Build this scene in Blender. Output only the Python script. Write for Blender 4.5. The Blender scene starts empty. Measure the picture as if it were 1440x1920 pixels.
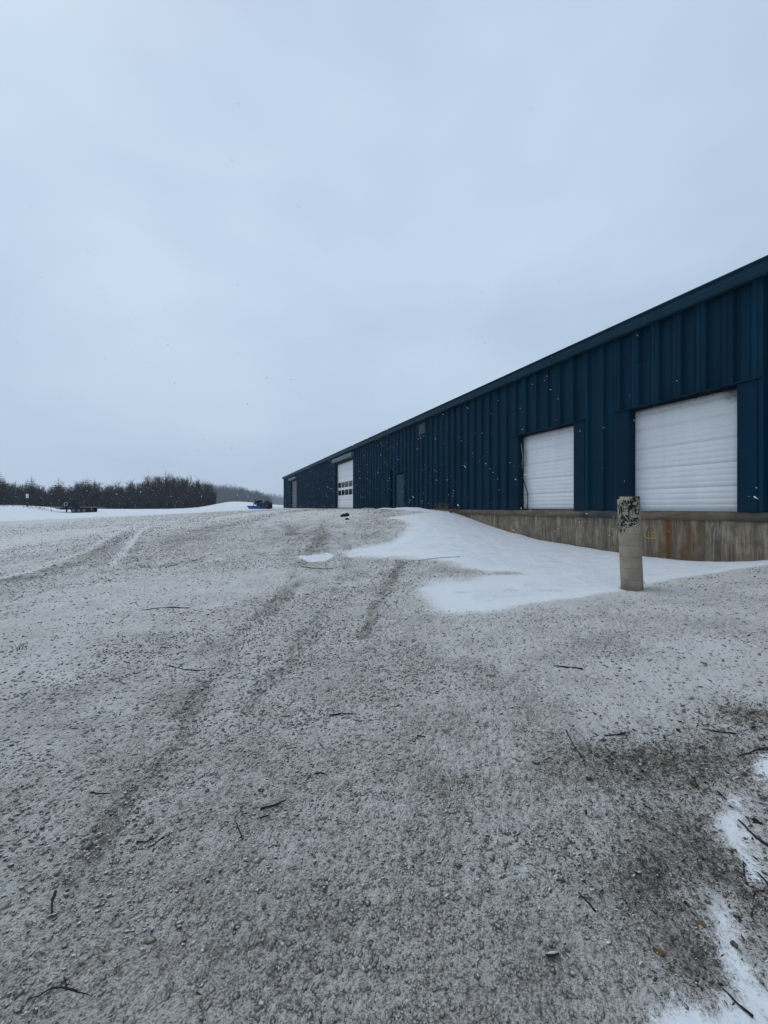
import bpy, math, random
import numpy as np
from mathutils import Vector

random.seed(7)
RS = np.random.RandomState(11)
S = bpy.context.scene
COL = S.collection

# ------------------------------------------------------------------ camera
FPX, CX, HY, EYE = 735.0, 720.0, 951.0, 0.09      # focal length / horizon in photo pixels, eye height over the warehouse floor
cam = bpy.data.cameras.new('camera')
cam.sensor_fit = 'VERTICAL'
cam.sensor_height = 36.0
cam.lens = FPX / 1920 * 36.0
cam.shift_y = (HY - 960) / 1920
cam.clip_start = 0.05
cam.clip_end = 6000
co = bpy.data.objects.new('camera', cam)
co.location = (0, 0, EYE)
co.rotation_euler = (math.radians(90), 0, 0)
COL.objects.link(co)
S.camera = co

# ------------------------------------------------------------------ sky and sun (overcast)
SUN_EL, SUN_AZ = math.radians(56), math.radians(-40)     # azimuth from +Y, negative = left of the view
w = bpy.data.worlds.new('World')
S.world = w
w.use_nodes = True
nt = w.node_tree
nt.nodes.clear()
N = nt.nodes.new
out = N('ShaderNodeOutputWorld')
sky = N('ShaderNodeTexSky')
sky.sky_type = 'NISHITA'
sky.sun_disc = False
sky.sun_elevation = SUN_EL
sky.sun_rotation = SUN_AZ
sky.air_density = 1.0
sky.dust_density = 3.0
b1 = N('ShaderNodeBackground')
b1.inputs['Strength'].default_value = 0.06
nt.links.new(sky.outputs[0], b1.inputs[0])
tc = N('ShaderNodeTexCoord')
nz = N('ShaderNodeTexNoise')
nz.inputs['Scale'].default_value = 1.5
nz.inputs['Detail'].default_value = 3.5
nz.inputs['Roughness'].default_value = 0.5
mp = N('ShaderNodeMapping')
mp.inputs['Scale'].default_value = (1.0, 1.0, 1.9)
mp.inputs['Location'].default_value = (0.35, 0.2, 0.1)
nt.links.new(tc.outputs['Generated'], mp.inputs[0])
nt.links.new(mp.outputs[0], nz.inputs['Vector'])
cr = N('ShaderNodeValToRGB')
cr.color_ramp.elements[0].position = 0.33
cr.color_ramp.elements[0].color = (0.395, 0.50, 0.65, 1)
cr.color_ramp.elements[1].position = 0.66
cr.color_ramp.elements[1].color = (0.505, 0.63, 0.765, 1)
nt.links.new(nz.outputs['Fac'], cr.inputs[0])
sx = N('ShaderNodeSeparateXYZ')
nt.links.new(tc.outputs['Generated'], sx.inputs[0])
rp = N('ShaderNodeValToRGB')                # cloud deck a little denser and greyer towards the horizon
rp.color_ramp.elements[0].position = 0.0
rp.color_ramp.elements[0].color = (0.86, 0.86, 0.88, 1)
rp.color_ramp.elements[1].position = 0.5
rp.color_ramp.elements[1].color = (1.06, 1.06, 1.05, 1)
nt.links.new(sx.outputs['Z'], rp.inputs[0])
mu = N('ShaderNodeMix')
mu.data_type = 'RGBA'
mu.blend_type = 'MULTIPLY'
mu.inputs['Factor'].default_value = 1
nt.links.new(cr.outputs[0], mu.inputs['A'])
nt.links.new(rp.outputs[0], mu.inputs['B'])
b2 = N('ShaderNodeBackground')
b2.inputs['Strength'].default_value = 1.14
nt.links.new(mu.outputs['Result'], b2.inputs[0])
ms = N('ShaderNodeMixShader')
ms.inputs[0].default_value = 0.94
nt.links.new(b1.outputs[0], ms.inputs[1])
nt.links.new(b2.outputs[0], ms.inputs[2])
nt.links.new(ms.outputs[0], out.inputs[0])

sl = bpy.data.lights.new('sun', 'SUN')
sl.energy = 0.6
sl.angle = math.radians(28)
sl.color = (1.0, 0.97, 0.93)
so = bpy.data.objects.new('sun', sl)
dirv = Vector((math.sin(SUN_AZ) * math.cos(SUN_EL), math.cos(SUN_AZ) * math.cos(SUN_EL), math.sin(SUN_EL)))
so.rotation_euler = dirv.to_track_quat('Z', 'Y').to_euler()
COL.objects.link(so)

S.view_settings.view_transform = 'Standard'
S.view_settings.look = 'None'
S.view_settings.exposure = 0.0
S.view_settings.gamma = 1.0
S.render.engine = 'CYCLES'
S.cycles.use_denoising = True
S.cycles.max_bounces = 8
S.cycles.volume_bounces = 1

# ------------------------------------------------------------------ numeric helpers
def hsh(i, j, k=0):
    i = i.astype(np.int64); j = j.astype(np.int64)
    h = (i * 374761393 + j * 668265263 + k * 2147483647 + 974711) & 0xFFFFFFFF
    h = ((h ^ (h >> 13)) * 1274126177) & 0xFFFFFFFF
    h = ((h ^ (h >> 16)) * 2246822519) & 0xFFFFFFFF
    return ((h ^ (h >> 15)) & 0xFFFFFF) / float(0x1000000)

def vnoise(x, y, k=0):
    """gradient noise, about -0.7 .. 0.7"""
    x = np.asarray(x, float); y = np.asarray(y, float)
    i = np.floor(x); j = np.floor(y)
    fx = x - i; fy = y - j
    ux = fx * fx * fx * (fx * (fx * 6 - 15) + 10); uy = fy * fy * fy * (fy * (fy * 6 - 15) + 10)
    def g(a, b):
        t = hsh(i + a, j + b, k) * 2 * np.pi
        return np.cos(t) * (fx - a) + np.sin(t) * (fy - b)
    n0 = g(0, 0) * (1 - ux) + g(1, 0) * ux
    n1 = g(0, 1) * (1 - ux) + g(1, 1) * ux
    return (n0 * (1 - uy) + n1 * uy) * 1.4

def fbm(x, y, octv=4, k=0, rough=0.5):
    s = 0; a = 1.0; t = 0
    for o in range(octv):
        s = s + a * vnoise(x * 2 ** o + 17.3 * o, y * 2 ** o - 9.1 * o, k + o)
        t += a; a *= rough
    return s / t

def pebbles(x, y, cell, k):
    """domed stones, height 0..1"""
    cx = x / cell; cy = y / cell
    i = np.floor(cx); j = np.floor(cy)
    best = np.zeros_like(cx)
    for a in (-1, 0, 1):
        for b in (-1, 0, 1):
            px = i + a + 0.15 + 0.7 * hsh(i + a, j + b, k); py = j + b + 0.15 + 0.7 * hsh(i + a, j + b, k + 1)
            rr = 0.35 + 0.45 * hsh(i + a, j + b, k + 2)
            hh = 0.25 + 0.75 * hsh(i + a, j + b, k + 3) ** 2
            d = ((cx - px) ** 2 + (cy - py) ** 2) / (rr * rr)
            best = np.maximum(best, hh * np.sqrt(np.maximum(0, 1 - d)))
    return best

def smooth(a, b, x):
    t = np.clip((x - a) / (b - a), 0, 1)
    return t * t * (3 - 2 * t)

# ------------------------------------------------------------------ lie of the land: surveyed points -> thin plate spline
WD = np.array([-0.39190, 0.92001]); WN = np.array([-0.92001, -0.39190]); P0 = np.array([10.6, 0.0])
def wall_pt(s, d=0.0):
    return P0 + s * WD + d * WN

def at_depth(px, py, Y):
    return ((px - CX) / FPX * Y, Y, EYE + (HY - py) / FPX * Y)
def at_height(px, py, z):
    Y = (EYE - z) * FPX / (py - HY)
    return ((px - CX) / FPX * Y, Y, z)

CTRL = [(0, 0, -1.5), (-3, 0, -1.54), (3, 0, -1.44), (0, -5, -1.5), (-6, -5, -1.55), (6, -6, -1.3), (-12, 0, -1.55), (0, 3, -1.5), (-3.3, 3.3, -1.52), (2.6, 3, -1.44), (-7, 7, -1.47)]
for px, py, z in [(1440, 1058, -.90), (1300, 1080, -1.10), (1185, 1103, -1.24), (1000, 1128, -1.36), (830, 1142, -1.44), (1440, 1200, -1.22), (1200, 1200, -1.36),
                  (1000, 1060, -1.16), (850, 1010, -.75), (770, 965, -.20), (700, 1035, -1.05), (760, 990, -.55), (600, 1045, -1.15), (400, 1045, -1.2), (150, 1060, -1.3),
                  (640, 965, -.24), (400, 1000, -.85), (200, 1000, -1.05), (450, 975, -.52), (300, 976, -.78), (0, 978, -1.25), (180, 970, -.9), (360, 962, -.5), (530, 955, -.15)]:
    CTRL.append(at_height(px, py, z))
for s, z in [(67.2, -.02), (50, -.03), (35, -.03), (24.5, -.02), (20.5, -.05), (19.1, -.13), (17.2, -.53), (14.3, -.96), (12.2, -1.07), (11.2, -1.1), (10.7, -1.13), (9.5, -1.1), (8.53, -.98), (8.2, -.91), (6, -.6), (3, -.45), (-6, -.4)]:
    q = wall_pt(s); CTRL.append((q[0], q[1], z))
    q = wall_pt(s, -6.0); CTRL.append((q[0], q[1], z))
for px, py, Y in [(0, 950.5, 56), (45, 950, 58), (95, 957.5, 58), (118, 962.5, 55), (150, 963, 55), (185, 961.5, 56), (250, 958, 70), (-120, 951, 56), (380, 953, 95), (432, 941.5, 112), (475, 943.5, 112), (515, 947.5, 112), (300, 955, 112), (150, 955, 115), (0, 955, 115)]:
    CTRL.append(at_depth(px, py, Y))
CTRL += [(-40, 180, .2), (-70, 160, -.6), (60, 160, 0), (0, 500, 0), (-300, 500, 0), (300, 500, 0), (-120, 60, -.9), (-200, 0, -1), (0, -200, -1), (200, 0, 0), (-1200, 1200, 0), (1200, 1200, 0), (0, 1800, 0), (-1500, -500, -1), (1500, -500, -1), (0, -1600, -1)]
CTRL = np.array(CTRL, float)

def warp(x, y):
    r = np.hypot(x, y) + 1e-9
    k = np.log1p(r / 3.0) / r
    return x * k, y * k
_cx, _cy = warp(CTRL[:, 0], CTRL[:, 1])
def _phi(d2):
    return 0.5 * d2 * np.log(d2 + 1e-12)
_n = len(CTRL)
_A = np.zeros((_n + 3, _n + 3))
_A[:_n, :_n] = _phi((_cx[:, None] - _cx[None]) ** 2 + (_cy[:, None] - _cy[None]) ** 2) + np.eye(_n) * 0.004
_A[:_n, _n] = _A[_n, :_n] = 1
_A[:_n, _n + 1] = _A[_n + 1, :_n] = _cx
_A[:_n, _n + 2] = _A[_n + 2, :_n] = _cy
_W = np.linalg.solve(_A, np.concatenate([CTRL[:, 2], np.zeros(3)]))

def ground_base(x, y):
    x = np.asarray(x, float); y = np.asarray(y, float)
    u, v = warp(x, y)
    z = _W[_n] + _W[_n + 1] * u + _W[_n + 2] * v
    for k in range(_n):
        z = z + _W[k] * _phi((u - _cx[k]) ** 2 + (v - _cy[k]) ** 2)
    return z

def hit(px, py):
    """point of the yard seen at a photo pixel (world x, y, z)"""
    Y = np.concatenate([np.arange(0.6, 30, 0.01), np.arange(30, 200, 0.1)])
    X = (px - CX) / FPX * Y
    zr = EYE + (HY - py) / FPX * Y
    d = zr - ground_base(X, Y)
    i = np.argmax(d < 0)
    if d[i] >= 0:
        i = int(np.argmin(np.abs(d)))
    return np.array([X[i], Y[i], ground_base(X[i], Y[i])])

def poly_world(pts):
    return np.array([hit(*p)[:2] for p in pts])

def sdist(x, y, P):
    """signed distance to polygon, positive inside"""
    d2 = np.full(x.shape, 1e18); inside = np.zeros(x.shape, bool)
    n = len(P)
    for k in range(n):
        ax, ay = P[k]; bx, by = P[(k + 1) % n]
        ex, ey = bx - ax, by - ay
        t = np.clip(((x - ax) * ex + (y - ay) * ey) / (ex * ex + ey * ey + 1e-12), 0, 1)
        d2 = np.minimum(d2, (x - ax - t * ex) ** 2 + (y - ay - t * ey) ** 2)
        c = ((ay > y) != (by > y)) & (x < (bx - ax) * (y - ay) / (by - ay + 1e-15) + ax)
        inside ^= c
    return np.where(inside, 1, -1) * np.sqrt(d2)

def linedist(x, y, P):
    d2 = np.full(x.shape, 1e18)
    for k in range(len(P) - 1):
        ax, ay = P[k]; bx, by = P[k + 1]
        ex, ey = bx - ax, by - ay
        t = np.clip(((x - ax) * ex + (y - ay) * ey) / (ex * ex + ey * ey + 1e-12), 0, 1)
        d2 = np.minimum(d2, (x - ax - t * ex) ** 2 + (y - ay - t * ey) ** 2)
    return np.sqrt(d2)

# ------------------------------------------------------------------ mesh helpers
def np_mesh(name, V, F, mat, parent=None, attrs=None, shade=True, mats=None, midx=None):
    """V (n,3), F (m,4) or (m,3) -> one mesh object"""
    V = np.ascontiguousarray(V, np.float32); F = np.ascontiguousarray(F, np.int32)
    me = bpy.data.meshes.new(name)
    me.vertices.add(len(V)); me.vertices.foreach_set('co', V.ravel())
    k = F.shape[1]
    me.loops.add(F.size); me.loops.foreach_set('vertex_index', F.ravel())
    me.polygons.add(len(F))
    me.polygons.foreach_set('loop_start', np.arange(0, F.size, k, dtype=np.int32))
    if shade:
        me.polygons.foreach_set('use_smooth', np.ones(len(F), bool))
    for m in (mats or [mat]):
        me.materials.append(m)
    if midx is not None:
        me.polygons.foreach_set('material_index', np.asarray(midx, np.int32))
    for an, av in (attrs or {}).items():
        a = me.attributes.new(an, 'FLOAT', 'POINT')
        a.data.foreach_set('value', np.ascontiguousarray(av, np.float32))
    me.update(calc_edges=True)
    o = bpy.data.objects.new(name, me)
    COL.objects.link(o)
    if parent:
        o.parent = parent
    return o

class MB:
    """collects boxes, tubes and strips and links them as one mesh"""
    def __init__(s):
        s.v = []; s.f = []; s.m = []
    def add(s, vs, fs, mi=0):
        b = len(s.v)
        s.v += [tuple(map(float, p)) for p in vs]
        s.f += [tuple(b + i for i in f) for f in fs]
        s.m += [mi] * len(fs)
        return s
    def box(s, lo, hi, mi=0):
        x0, y0, z0 = lo; x1, y1, z1 = hi
        return s.add([(x0, y0, z0), (x1, y0, z0), (x1, y1, z0), (x0, y1, z0), (x0, y0, z1), (x1, y0, z1), (x1, y1, z1), (x0, y1, z1)],
                     [(3, 2, 1, 0), (4, 5, 6, 7), (0, 1, 5, 4), (1, 2, 6, 5), (2, 3, 7, 6), (3, 0, 4, 7)], mi)
    def tube(s, pts, rad, n=8, mi=0, cap=True):
        pts = [np.array(p, float) for p in pts]
        if not hasattr(rad, '__len__'):
            rad = [rad] * len(pts)
        vs = []; fs = []
        a = None
        for i, p in enumerate(pts):
            t = pts[min(i + 1, len(pts) - 1)] - pts[max(i - 1, 0)]
            t = t / (np.linalg.norm(t) + 1e-12)
            if a is None:
                a = np.cross(t, (0, 0, 1) if abs(t[2]) < .9 else (1, 0, 0))
            a = a - t * a.dot(t); a = a / (np.linalg.norm(a) + 1e-12)
            b = np.cross(t, a)
            for k in range(n):
                q = 2 * math.pi * k / n
                vs.append(p + rad[i] * (math.cos(q) * a + math.sin(q) * b))
        for i in range(len(pts) - 1):
            for k in range(n):
                fs.append((i * n + k, i * n + (k + 1) % n, (i + 1) * n + (k + 1) % n, (i + 1) * n + k))
        if cap:
            fs.append(tuple(range(n))[::-1]); fs.append(tuple((len(pts) - 1) * n + k for k in range(n)))
        return s.add(vs, fs, mi)
    def lathe(s, prof, c, axis, n=24, mi=0):
        """closed ring profile [(radius, along)] round axis"""
        c = np.array(c, float); axis = np.array(axis, float); axis /= np.linalg.norm(axis)
        a = np.cross(axis, (0, 0, 1) if abs(axis[2]) < .9 else (1, 0, 0)); a /= np.linalg.norm(a); b = np.cross(axis, a)
        m = len(prof); vs = []; fs = []
        for k in range(n):
            q = 2 * math.pi * k / n
            for r, t in prof:
                vs.append(c + axis * t + r * (math.cos(q) * a + math.sin(q) * b))
        for k in range(n):
            for i in range(m):
                fs.append((k * m + i, k * m + (i + 1) % m, ((k + 1) % n) * m + (i + 1) % m, ((k + 1) % n) * m + i))
        return s.add(vs, fs, mi)
    def build(s, name, mat, parent=None, smooth_=False, bevel=0):
        me = bpy.data.meshes.new(name)
        me.from_pydata(s.v, [], s.f)
        for m in (mat if isinstance(mat, (list, tuple)) else [mat]):
            me.materials.append(m)
        me.polygons.foreach_set('material_index', np.array(s.m, np.int32))
        if smooth_:
            me.polygons.foreach_set('use_smooth', np.ones(len(me.polygons), bool))
        me.update()
        o = bpy.data.objects.new(name, me)
        COL.objects.link(o)
        if parent:
            o.parent = parent
        if bevel:
            bv = o.modifiers.new('bevel', 'BEVEL'); bv.width = bevel; bv.segments = 2; bv.limit_method = 'ANGLE'
        return o

def tag(o, label=None, cat=None, group=None, kind=None):
    if label: o['label'] = label
    if cat: o['category'] = cat
    if group: o['group'] = group
    if kind: o['kind'] = kind
    return o
def empty(name, loc=(0, 0, 0), rz=0.0):
    o = bpy.data.objects.new(name, None)
    o.empty_display_size = 0.2
    o.location = loc; o.rotation_euler = (0, 0, rz)
    COL.objects.link(o)
    return o
def copy_tree(o, parent=None):
    c = o.copy(); COL.objects.link(c)
    if parent: c.parent = parent
    for ch in list(o.children):
        copy_tree(ch, c)
    return c

def grid_faces(nr, nc, wrap=False):
    i = np.arange(nr - 1)[:, None]; j = np.arange(nc if wrap else nc - 1)[None]
    a = i * nc + j; b = i * nc + (j + 1) % nc
    return np.stack([a, b, b + nc, a + nc], -1).reshape(-1, 4)

# ------------------------------------------------------------------ materials
class NT:
    def __init__(s, name):
        s.m = bpy.data.materials.new(name); s.m.use_nodes = True
        s.t = s.m.node_tree; s.bsdf = s.t.nodes['Principled BSDF']
    def n(s, typ, **kw):
        x = s.t.nodes.new('ShaderNode' + typ)
        for k, v in kw.items():
            setattr(x, k, v)
        return x
    def l(s, a, b): s.t.links.new(a, b)
    def coord(s, scale=(1, 1, 1), which='Object', loc=(0, 0, 0)):
        c = s.n('TexCoord'); m = s.n('Mapping')
        m.inputs['Scale'].default_value = scale; m.inputs['Location'].default_value = loc
        s.l(c.outputs[which], m.inputs[0]); return m.outputs[0]
    def noise(s, vec, scale, detail=4, rough=.55, dist=0.0):
        x = s.n('TexNoise'); s.l(vec, x.inputs['Vector'])
        x.inputs['Scale'].default_value = scale; x.inputs['Detail'].default_value = detail
        x.inputs['Roughness'].default_value = rough; x.inputs['Distortion'].default_value = dist
        return x.outputs['Fac']
    def ramp(s, fac, stops):
        r = s.n('ValToRGB'); e = r.color_ramp.elements
        while len(e) < len(stops): e.new(0.5)
        for k, (p, c) in enumerate(stops):
            e[k].position = p
            e[k].color = (c, c, c, 1) if not hasattr(c, '__len__') else (*c, 1)
        s.l(fac, r.inputs[0]); return r.outputs[0]
    def mix(s, fac, a, b, mode='MIX'):
        x = s.n('Mix', data_type='RGBA', blend_type=mode)
        for sock, val in (('Factor', fac), ('A', a), ('B', b)):
            tgt = x.inputs[sock] if sock == 'Factor' else [i for i in x.inputs if i.name == sock and i.type == 'RGBA'][0]
            if hasattr(val, 'is_output'): s.l(val, tgt)
            elif hasattr(val, '__len__'): tgt.default_value = (*val, 1)
            else: tgt.default_value = val
        return [o for o in x.outputs if o.type == 'RGBA'][0]
    def math(s, op, a, b=0.0, c=0.0, clamp=False):
        x = s.n('Math', operation=op); x.use_clamp = clamp
        for k, v in enumerate((a, b, c)):
            if hasattr(v, 'is_output'): s.l(v, x.inputs[k])
            else: x.inputs[k].default_value = v
        return x.outputs[0]
    def attr(s, name):
        a = s.n('Attribute'); a.attribute_name = name; return a.outputs['Fac']
    def bump(s, h, strength=.4, dist=.02, normal=None):
        b = s.n('Bump'); b.inputs['Strength'].default_value = strength; b.inputs['Distance'].default_value = dist
        s.l(h, b.inputs['Height'])
        if normal is not None: s.l(normal, b.inputs['Normal'])
        return b.outputs[0]
    def done(s, color=None, rough=.6, normal=None, spec=.5, metal=0.0):
        B = s.bsdf
        if color is not None:
            if hasattr(color, 'is_output'): s.l(color, B.inputs['Base Color'])
            else: B.inputs['Base Color'].default_value = (*color, 1)
        if hasattr(rough, 'is_output'): s.l(rough, B.inputs['Roughness'])
        else: B.inputs['Roughness'].default_value = rough
        B.inputs['Specular IOR Level'].default_value = spec
        B.inputs['Metallic'].default_value = metal
        if normal is not None: s.l(normal, B.inputs['Normal'])
        return s.m

def worn(name, col, var=.25, scale=6.0, rough=.6, spec=.4, bump=.15, bdist=.004, stretch=(1, 1, 1), metal=0.0):
    t = NT(name); v = t.coord(stretch)
    n = t.noise(v, scale, 6, .6)
    c = t.ramp(n, [(.3, tuple(x * (1 - var) for x in col)), (.7, tuple(min(1, x * (1 + var)) for x in col))])
    f = t.noise(v, scale * 12, 4, .6)
    return t.done(c, t.math('MULTIPLY_ADD', n, .2, rough - .1), t.bump(f, bump, bdist), spec, metal)

# gravel yard under a dusting of blown snow
t = NT('dusted_gravel')
v = t.coord()
va = t.coord((1.0, .62, 1.0))
n_a = t.noise(v, 9, 3, .6)
n_b = t.noise(va, 38, 3, .62, .3)
n_c = t.noise(v, 120, 5, .68)
n_d = t.noise(v, 2.2, 3, .6)
n_e = t.noise(v, 330, 3, .7)
hgt = t.math('ADD', t.math('MULTIPLY', n_b, 1.0), t.math('MULTIPLY', n_c, .55))
bmp = t.bump(hgt, .85, .028)
dot = t.n('VectorMath', operation='DOT_PRODUCT')
t.l(bmp, dot.inputs[0]); dot.inputs[1].default_value = (-.45, .85, .25)
lee = t.math('MULTIPLY_ADD', dot.outputs['Value'], 1.1, -.18)
k = t.math('MULTIPLY_ADD', n_c, 4.2, -2.1)
k = t.math('ADD', k, t.math('MULTIPLY_ADD', n_b, 1.9, -.95))
k = t.math('ADD', k, t.math('MULTIPLY_ADD', n_a, 1.0, -.5))
k = t.math('ADD', k, t.math('MULTIPLY_ADD', n_d, 1.2, -.6))
k = t.math('ADD', k, t.math('MULTIPLY_ADD', n_e, 2.6, -1.3))
k = t.math('ADD', k, lee)
cov = t.attr('cover')
k = t.math('ADD', k, t.math('MULTIPLY_ADD', cov, 2.0, -.44), clamp=True)
stone = t.noise(v, 60, 2, .5)
g1 = t.ramp(stone, [(.30, (.07, .061, .052)), (.5, (.20, .178, .15)), (.70, (.38, .35, .31))])
g2 = t.mix(t.ramp(n_d, [(.35, 0), (.65, 1)]), g1, (.92, .84, .74), 'MULTIPLY')
colr = t.mix(k, g2, t.ramp(n_d, [(.35, (.655, .625, .59)), (.65, (.715, .69, .66))]))
sn = t.math('ADD', t.attr('snow'), t.math('ADD', t.math('MULTIPLY_ADD', n_b, .9, -.45), t.math('MULTIPLY_ADD', n_c, .9, -.45)))
sn = t.ramp(sn, [(.26, 0), (.84, 1)])
colr = t.mix(sn, colr, (.76, .77, .785))
sft = t.n('Mix', data_type='VECTOR'); t.l(sn, sft.inputs['Factor'])
gn = t.n('NewGeometry'); t.l(bmp, sft.inputs[4]); t.l(gn.outputs['Normal'], sft.inputs[5])
M_GROUND = t.done(colr, .92, sft.outputs[1], .2)

def snow_mat(name, fine=1.0):
    t = NT(name); v = t.coord((1, .6, 1))
    a = t.noise(v, 3.0, 5, .6); b = t.noise(v, 22, 4, .6); c = t.noise(v, 130, 3, .6)
    h = t.math('ADD', t.math('MULTIPLY', a, 1.0), t.math('ADD', t.math('MULTIPLY', b, .3), t.math('MULTIPLY', c, .06)))
    col = t.ramp(a, [(.3, (.73, .742, .76)), (.7, (.79, .80, .815))])
    d = t.math('MULTIPLY_ADD', b, 2.2, t.math('MULTIPLY_ADD', c, 2.4, -2.75))
    e = t.math('MULTIPLY_ADD', t.attr('thin'), 2.2, d, clamp=True)        # thin rim lets the gravel show through
    strk = t.noise(t.coord((.45, 1.6, 1)), 4.5, 5, .65, .4)
    col = t.mix(t.math('MULTIPLY', t.ramp(strk, [(.50, 0), (.72, 1)]), .55), col, (.52, .525, .54))
    col = t.mix(t.math('MULTIPLY', t.ramp(c, [(.66, 0), (.72, 1)]), .35), col, (.30, .275, .25))
    col = t.mix(t.math('SUBTRACT', 1.0, e, clamp=True), col, (.30, .275, .245))
    return t.done(col, .85, t.bump(h, .55, .10 * fine), .25)
M_SNOW = snow_mat('drifted_snow')
M_STONE = None
t = NT('gravel_stone')
v = t.coord()
rnd = t.attr('tone')
c = t.ramp(rnd, [(0, (.07, .062, .055)), (.45, (.20, .18, .15)), (.8, (.34, .31, .27)), (1, (.55, .52, .48))])
geo = t.n('NewGeometry'); sz = t.n('SeparateXYZ'); t.l(geo.outputs['Normal'], sz.inputs[0])
f = t.math('ADD', t.math('MULTIPLY_ADD', sz.outputs['Z'], 1.6, -1.25), t.math('MULTIPLY_ADD', t.noise(v, 70, 3), 2.0, -.9))
f = t.math('MULTIPLY', f, t.attr('dust'), clamp=True)
M_STONE = t.done(t.mix(f, c, (.68, .69, .71)), .85, t.bump(t.noise(v, 160, 3), .3, .003), .3)

t = NT('snow_capped_stone')
v = t.coord()
c = t.ramp(t.attr('tone'), [(0, (.06, .053, .046)), (.6, (.15, .132, .112)), (1, (.30, .27, .235))])
geo = t.n('NewGeometry')
dt = t.n('VectorMath', operation='DOT_PRODUCT'); t.l(geo.outputs['Normal'], dt.inputs[0]); dt.inputs[1].default_value = (-.35, .65, .66)
f = t.math('ADD', t.math('MULTIPLY_ADD', dt.outputs['Value'], 3.2, -1.15), t.math('MULTIPLY_ADD', t.noise(v, 45, 3), 1.4, -.7), clamp=True)
M_CLOD = t.done(t.mix(f, c, (.69, .67, .65)), .9, None, .2)

# painted steel siding
def siding_mat(name, col, spec=.35):
    t = NT(name); v = t.coord((1, 1, .12)); v2 = t.coord()
    n1 = t.noise(v, 2.2, 6, .6); n2 = t.noise(v2, .7, 4, .5); n3 = t.noise(v2, 45, 3, .5)
    c = t.ramp(n1, [(.3, tuple(x * .62 for x in col)), (.7, tuple(x * 1.4 for x in col))])
    c = t.mix(t.ramp(n2, [(.4, 0), (.75, .45)]), c, tuple(x * 1.3 + .002 for x in (col[0], col[1] * 1.15, col[2] * .95)))
    sxx = t.n('SeparateXYZ'); t.l(v2, sxx.inputs[0])
    low = t.ramp(t.math('ADD', sxx.outputs['Z'], t.math('MULTIPLY_ADD', n1, .9, -.45)), [(.0, .5), (.55, 0)])      # dried splash dirt near the sill
    c = t.mix(t.math('MULTIPLY', low, .35), c, (.03, .04, .045))
    return t.done(c, t.math('MULTIPLY_ADD', n1, .25, .45), t.bump(n3, .06, .003), spec)
M_SIDING = siding_mat('blue_siding_paint', (.001, .0245, .049), .09)
M_TRIM = siding_mat('blue_trim_paint', (.001, .018, .037), .09)
M_TEAL = siding_mat('faded_teal_paint', (.006, .042, .062), .2)
M_FASCIA = siding_mat('eave_paint', (.003, .029, .050), .2)
M_FROST = worn('frosted_hood_steel', (.085, .125, .15), .3, 5, .6)
M_DARK = worn('gap_shade_and_seal', (.006, .007, .009), .2, 5, .8, .2)  # near black puts unlit shade into the gap colour; also the plain dark seal
M_RUBBER = worn('black_rubber', (.012, .012, .013), .3, 20, .75, .3)
M_GLASS = NT('dark_window_glass').done((.012, .016, .022), .12, None, .5)
M_GREYDOOR = worn('weathered_grey_door', (.14, .14, .15), .15, 3, .65, .3, .1, .003, (1, 1, .3))

# white sectional door: sprayed with a little stray blue along its edges
t = NT('white_door_paint')
v = t.coord((1, 1, 1)); vs = t.coord((1, 1, .15))
n1 = t.noise(vs, 3, 5, .6); n2 = t.noise(v, 14, 5, .65); n3 = t.noise(v, 60, 3)
c = t.ramp(n1, [(.3, (.75, .755, .76)), (.7, (.83, .83, .83))])
c = t.mix(t.math('MULTIPLY', t.ramp(n2, [(.5, 0), (.75, 1)]), .12), c, (.45, .44, .42))
p = t.math('MULTIPLY', t.attr('spray'), t.math('MULTIPLY_ADD', n2, 1.6, -.1), clamp=True)
c = t.mix(p, c, (.22, .33, .43))
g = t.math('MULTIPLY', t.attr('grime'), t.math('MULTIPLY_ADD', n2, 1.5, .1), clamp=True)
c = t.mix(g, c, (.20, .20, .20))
M_WHITE = t.done(c, t.math('MULTIPLY_ADD', n1, .2, .35), t.bump(n3, .05, .002), .35)

# stained concrete of the loading dock
t = NT('stained_concrete')
v = t.coord(); vs = t.coord((1, 1, .07)); vl = t.coord((1, 1, .02))
a = t.noise(vs, 7, 6, .65); b = t.noise(vs, 26, 5, .6); d = t.noise(v, 5, 6, .65); f = t.noise(v, 70, 4, .6)
c = t.ramp(d, [(.28, (.165, .122, .078)), (.5, (.275, .218, .148)), (.72, (.39, .325, .24))])
c = t.mix(t.ramp(a, [(.40, .75), (.62, 0)]), c, (.085, .070, .055))
c = t.mix(t.math('MULTIPLY', t.ramp(b, [(.52, 0), (.68, 1)]), .6), c, (.42, .39, .34))
c = t.mix(t.math('MULTIPLY', t.ramp(b, [(.34, 1), (.46, 0)]), .55), c, (.06, .05, .04))
r = t.math('MULTIPLY', t.attr('rust'), t.math('MULTIPLY_ADD', b, 1.8, -.2), clamp=True)
c = t.mix(r, c, (.135, .052, .014))
p = t.math('MULTIPLY', t.attr('spray'), t.math('MULTIPLY_ADD', d, 2.6, -.6), clamp=True)
c = t.mix(p, c, (.010, .032, .048))
q = t.math('MULTIPLY', t.attr('dark_tone'), t.math('MULTIPLY_ADD', d, 1.4, .2), clamp=True)
c = t.mix(q, c, (.055, .050, .036))
pit = t.ramp(t.noise(v, 19, 3, .6), [(.28, 0), (.34, 1)])
c = t.mix(pit, (.04, .035, .03), c)
h = t.math('ADD', t.math('MULTIPLY', f, .35), t.math('ADD', t.math('MULTIPLY', d, .6), pit))
M_CONC = t.done(c, .88, t.bump(h, .5, .012), .25)
t = NT('dock_beam_concrete')
v = t.coord(); vh = t.coord((.35, 1, 1.6))
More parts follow.
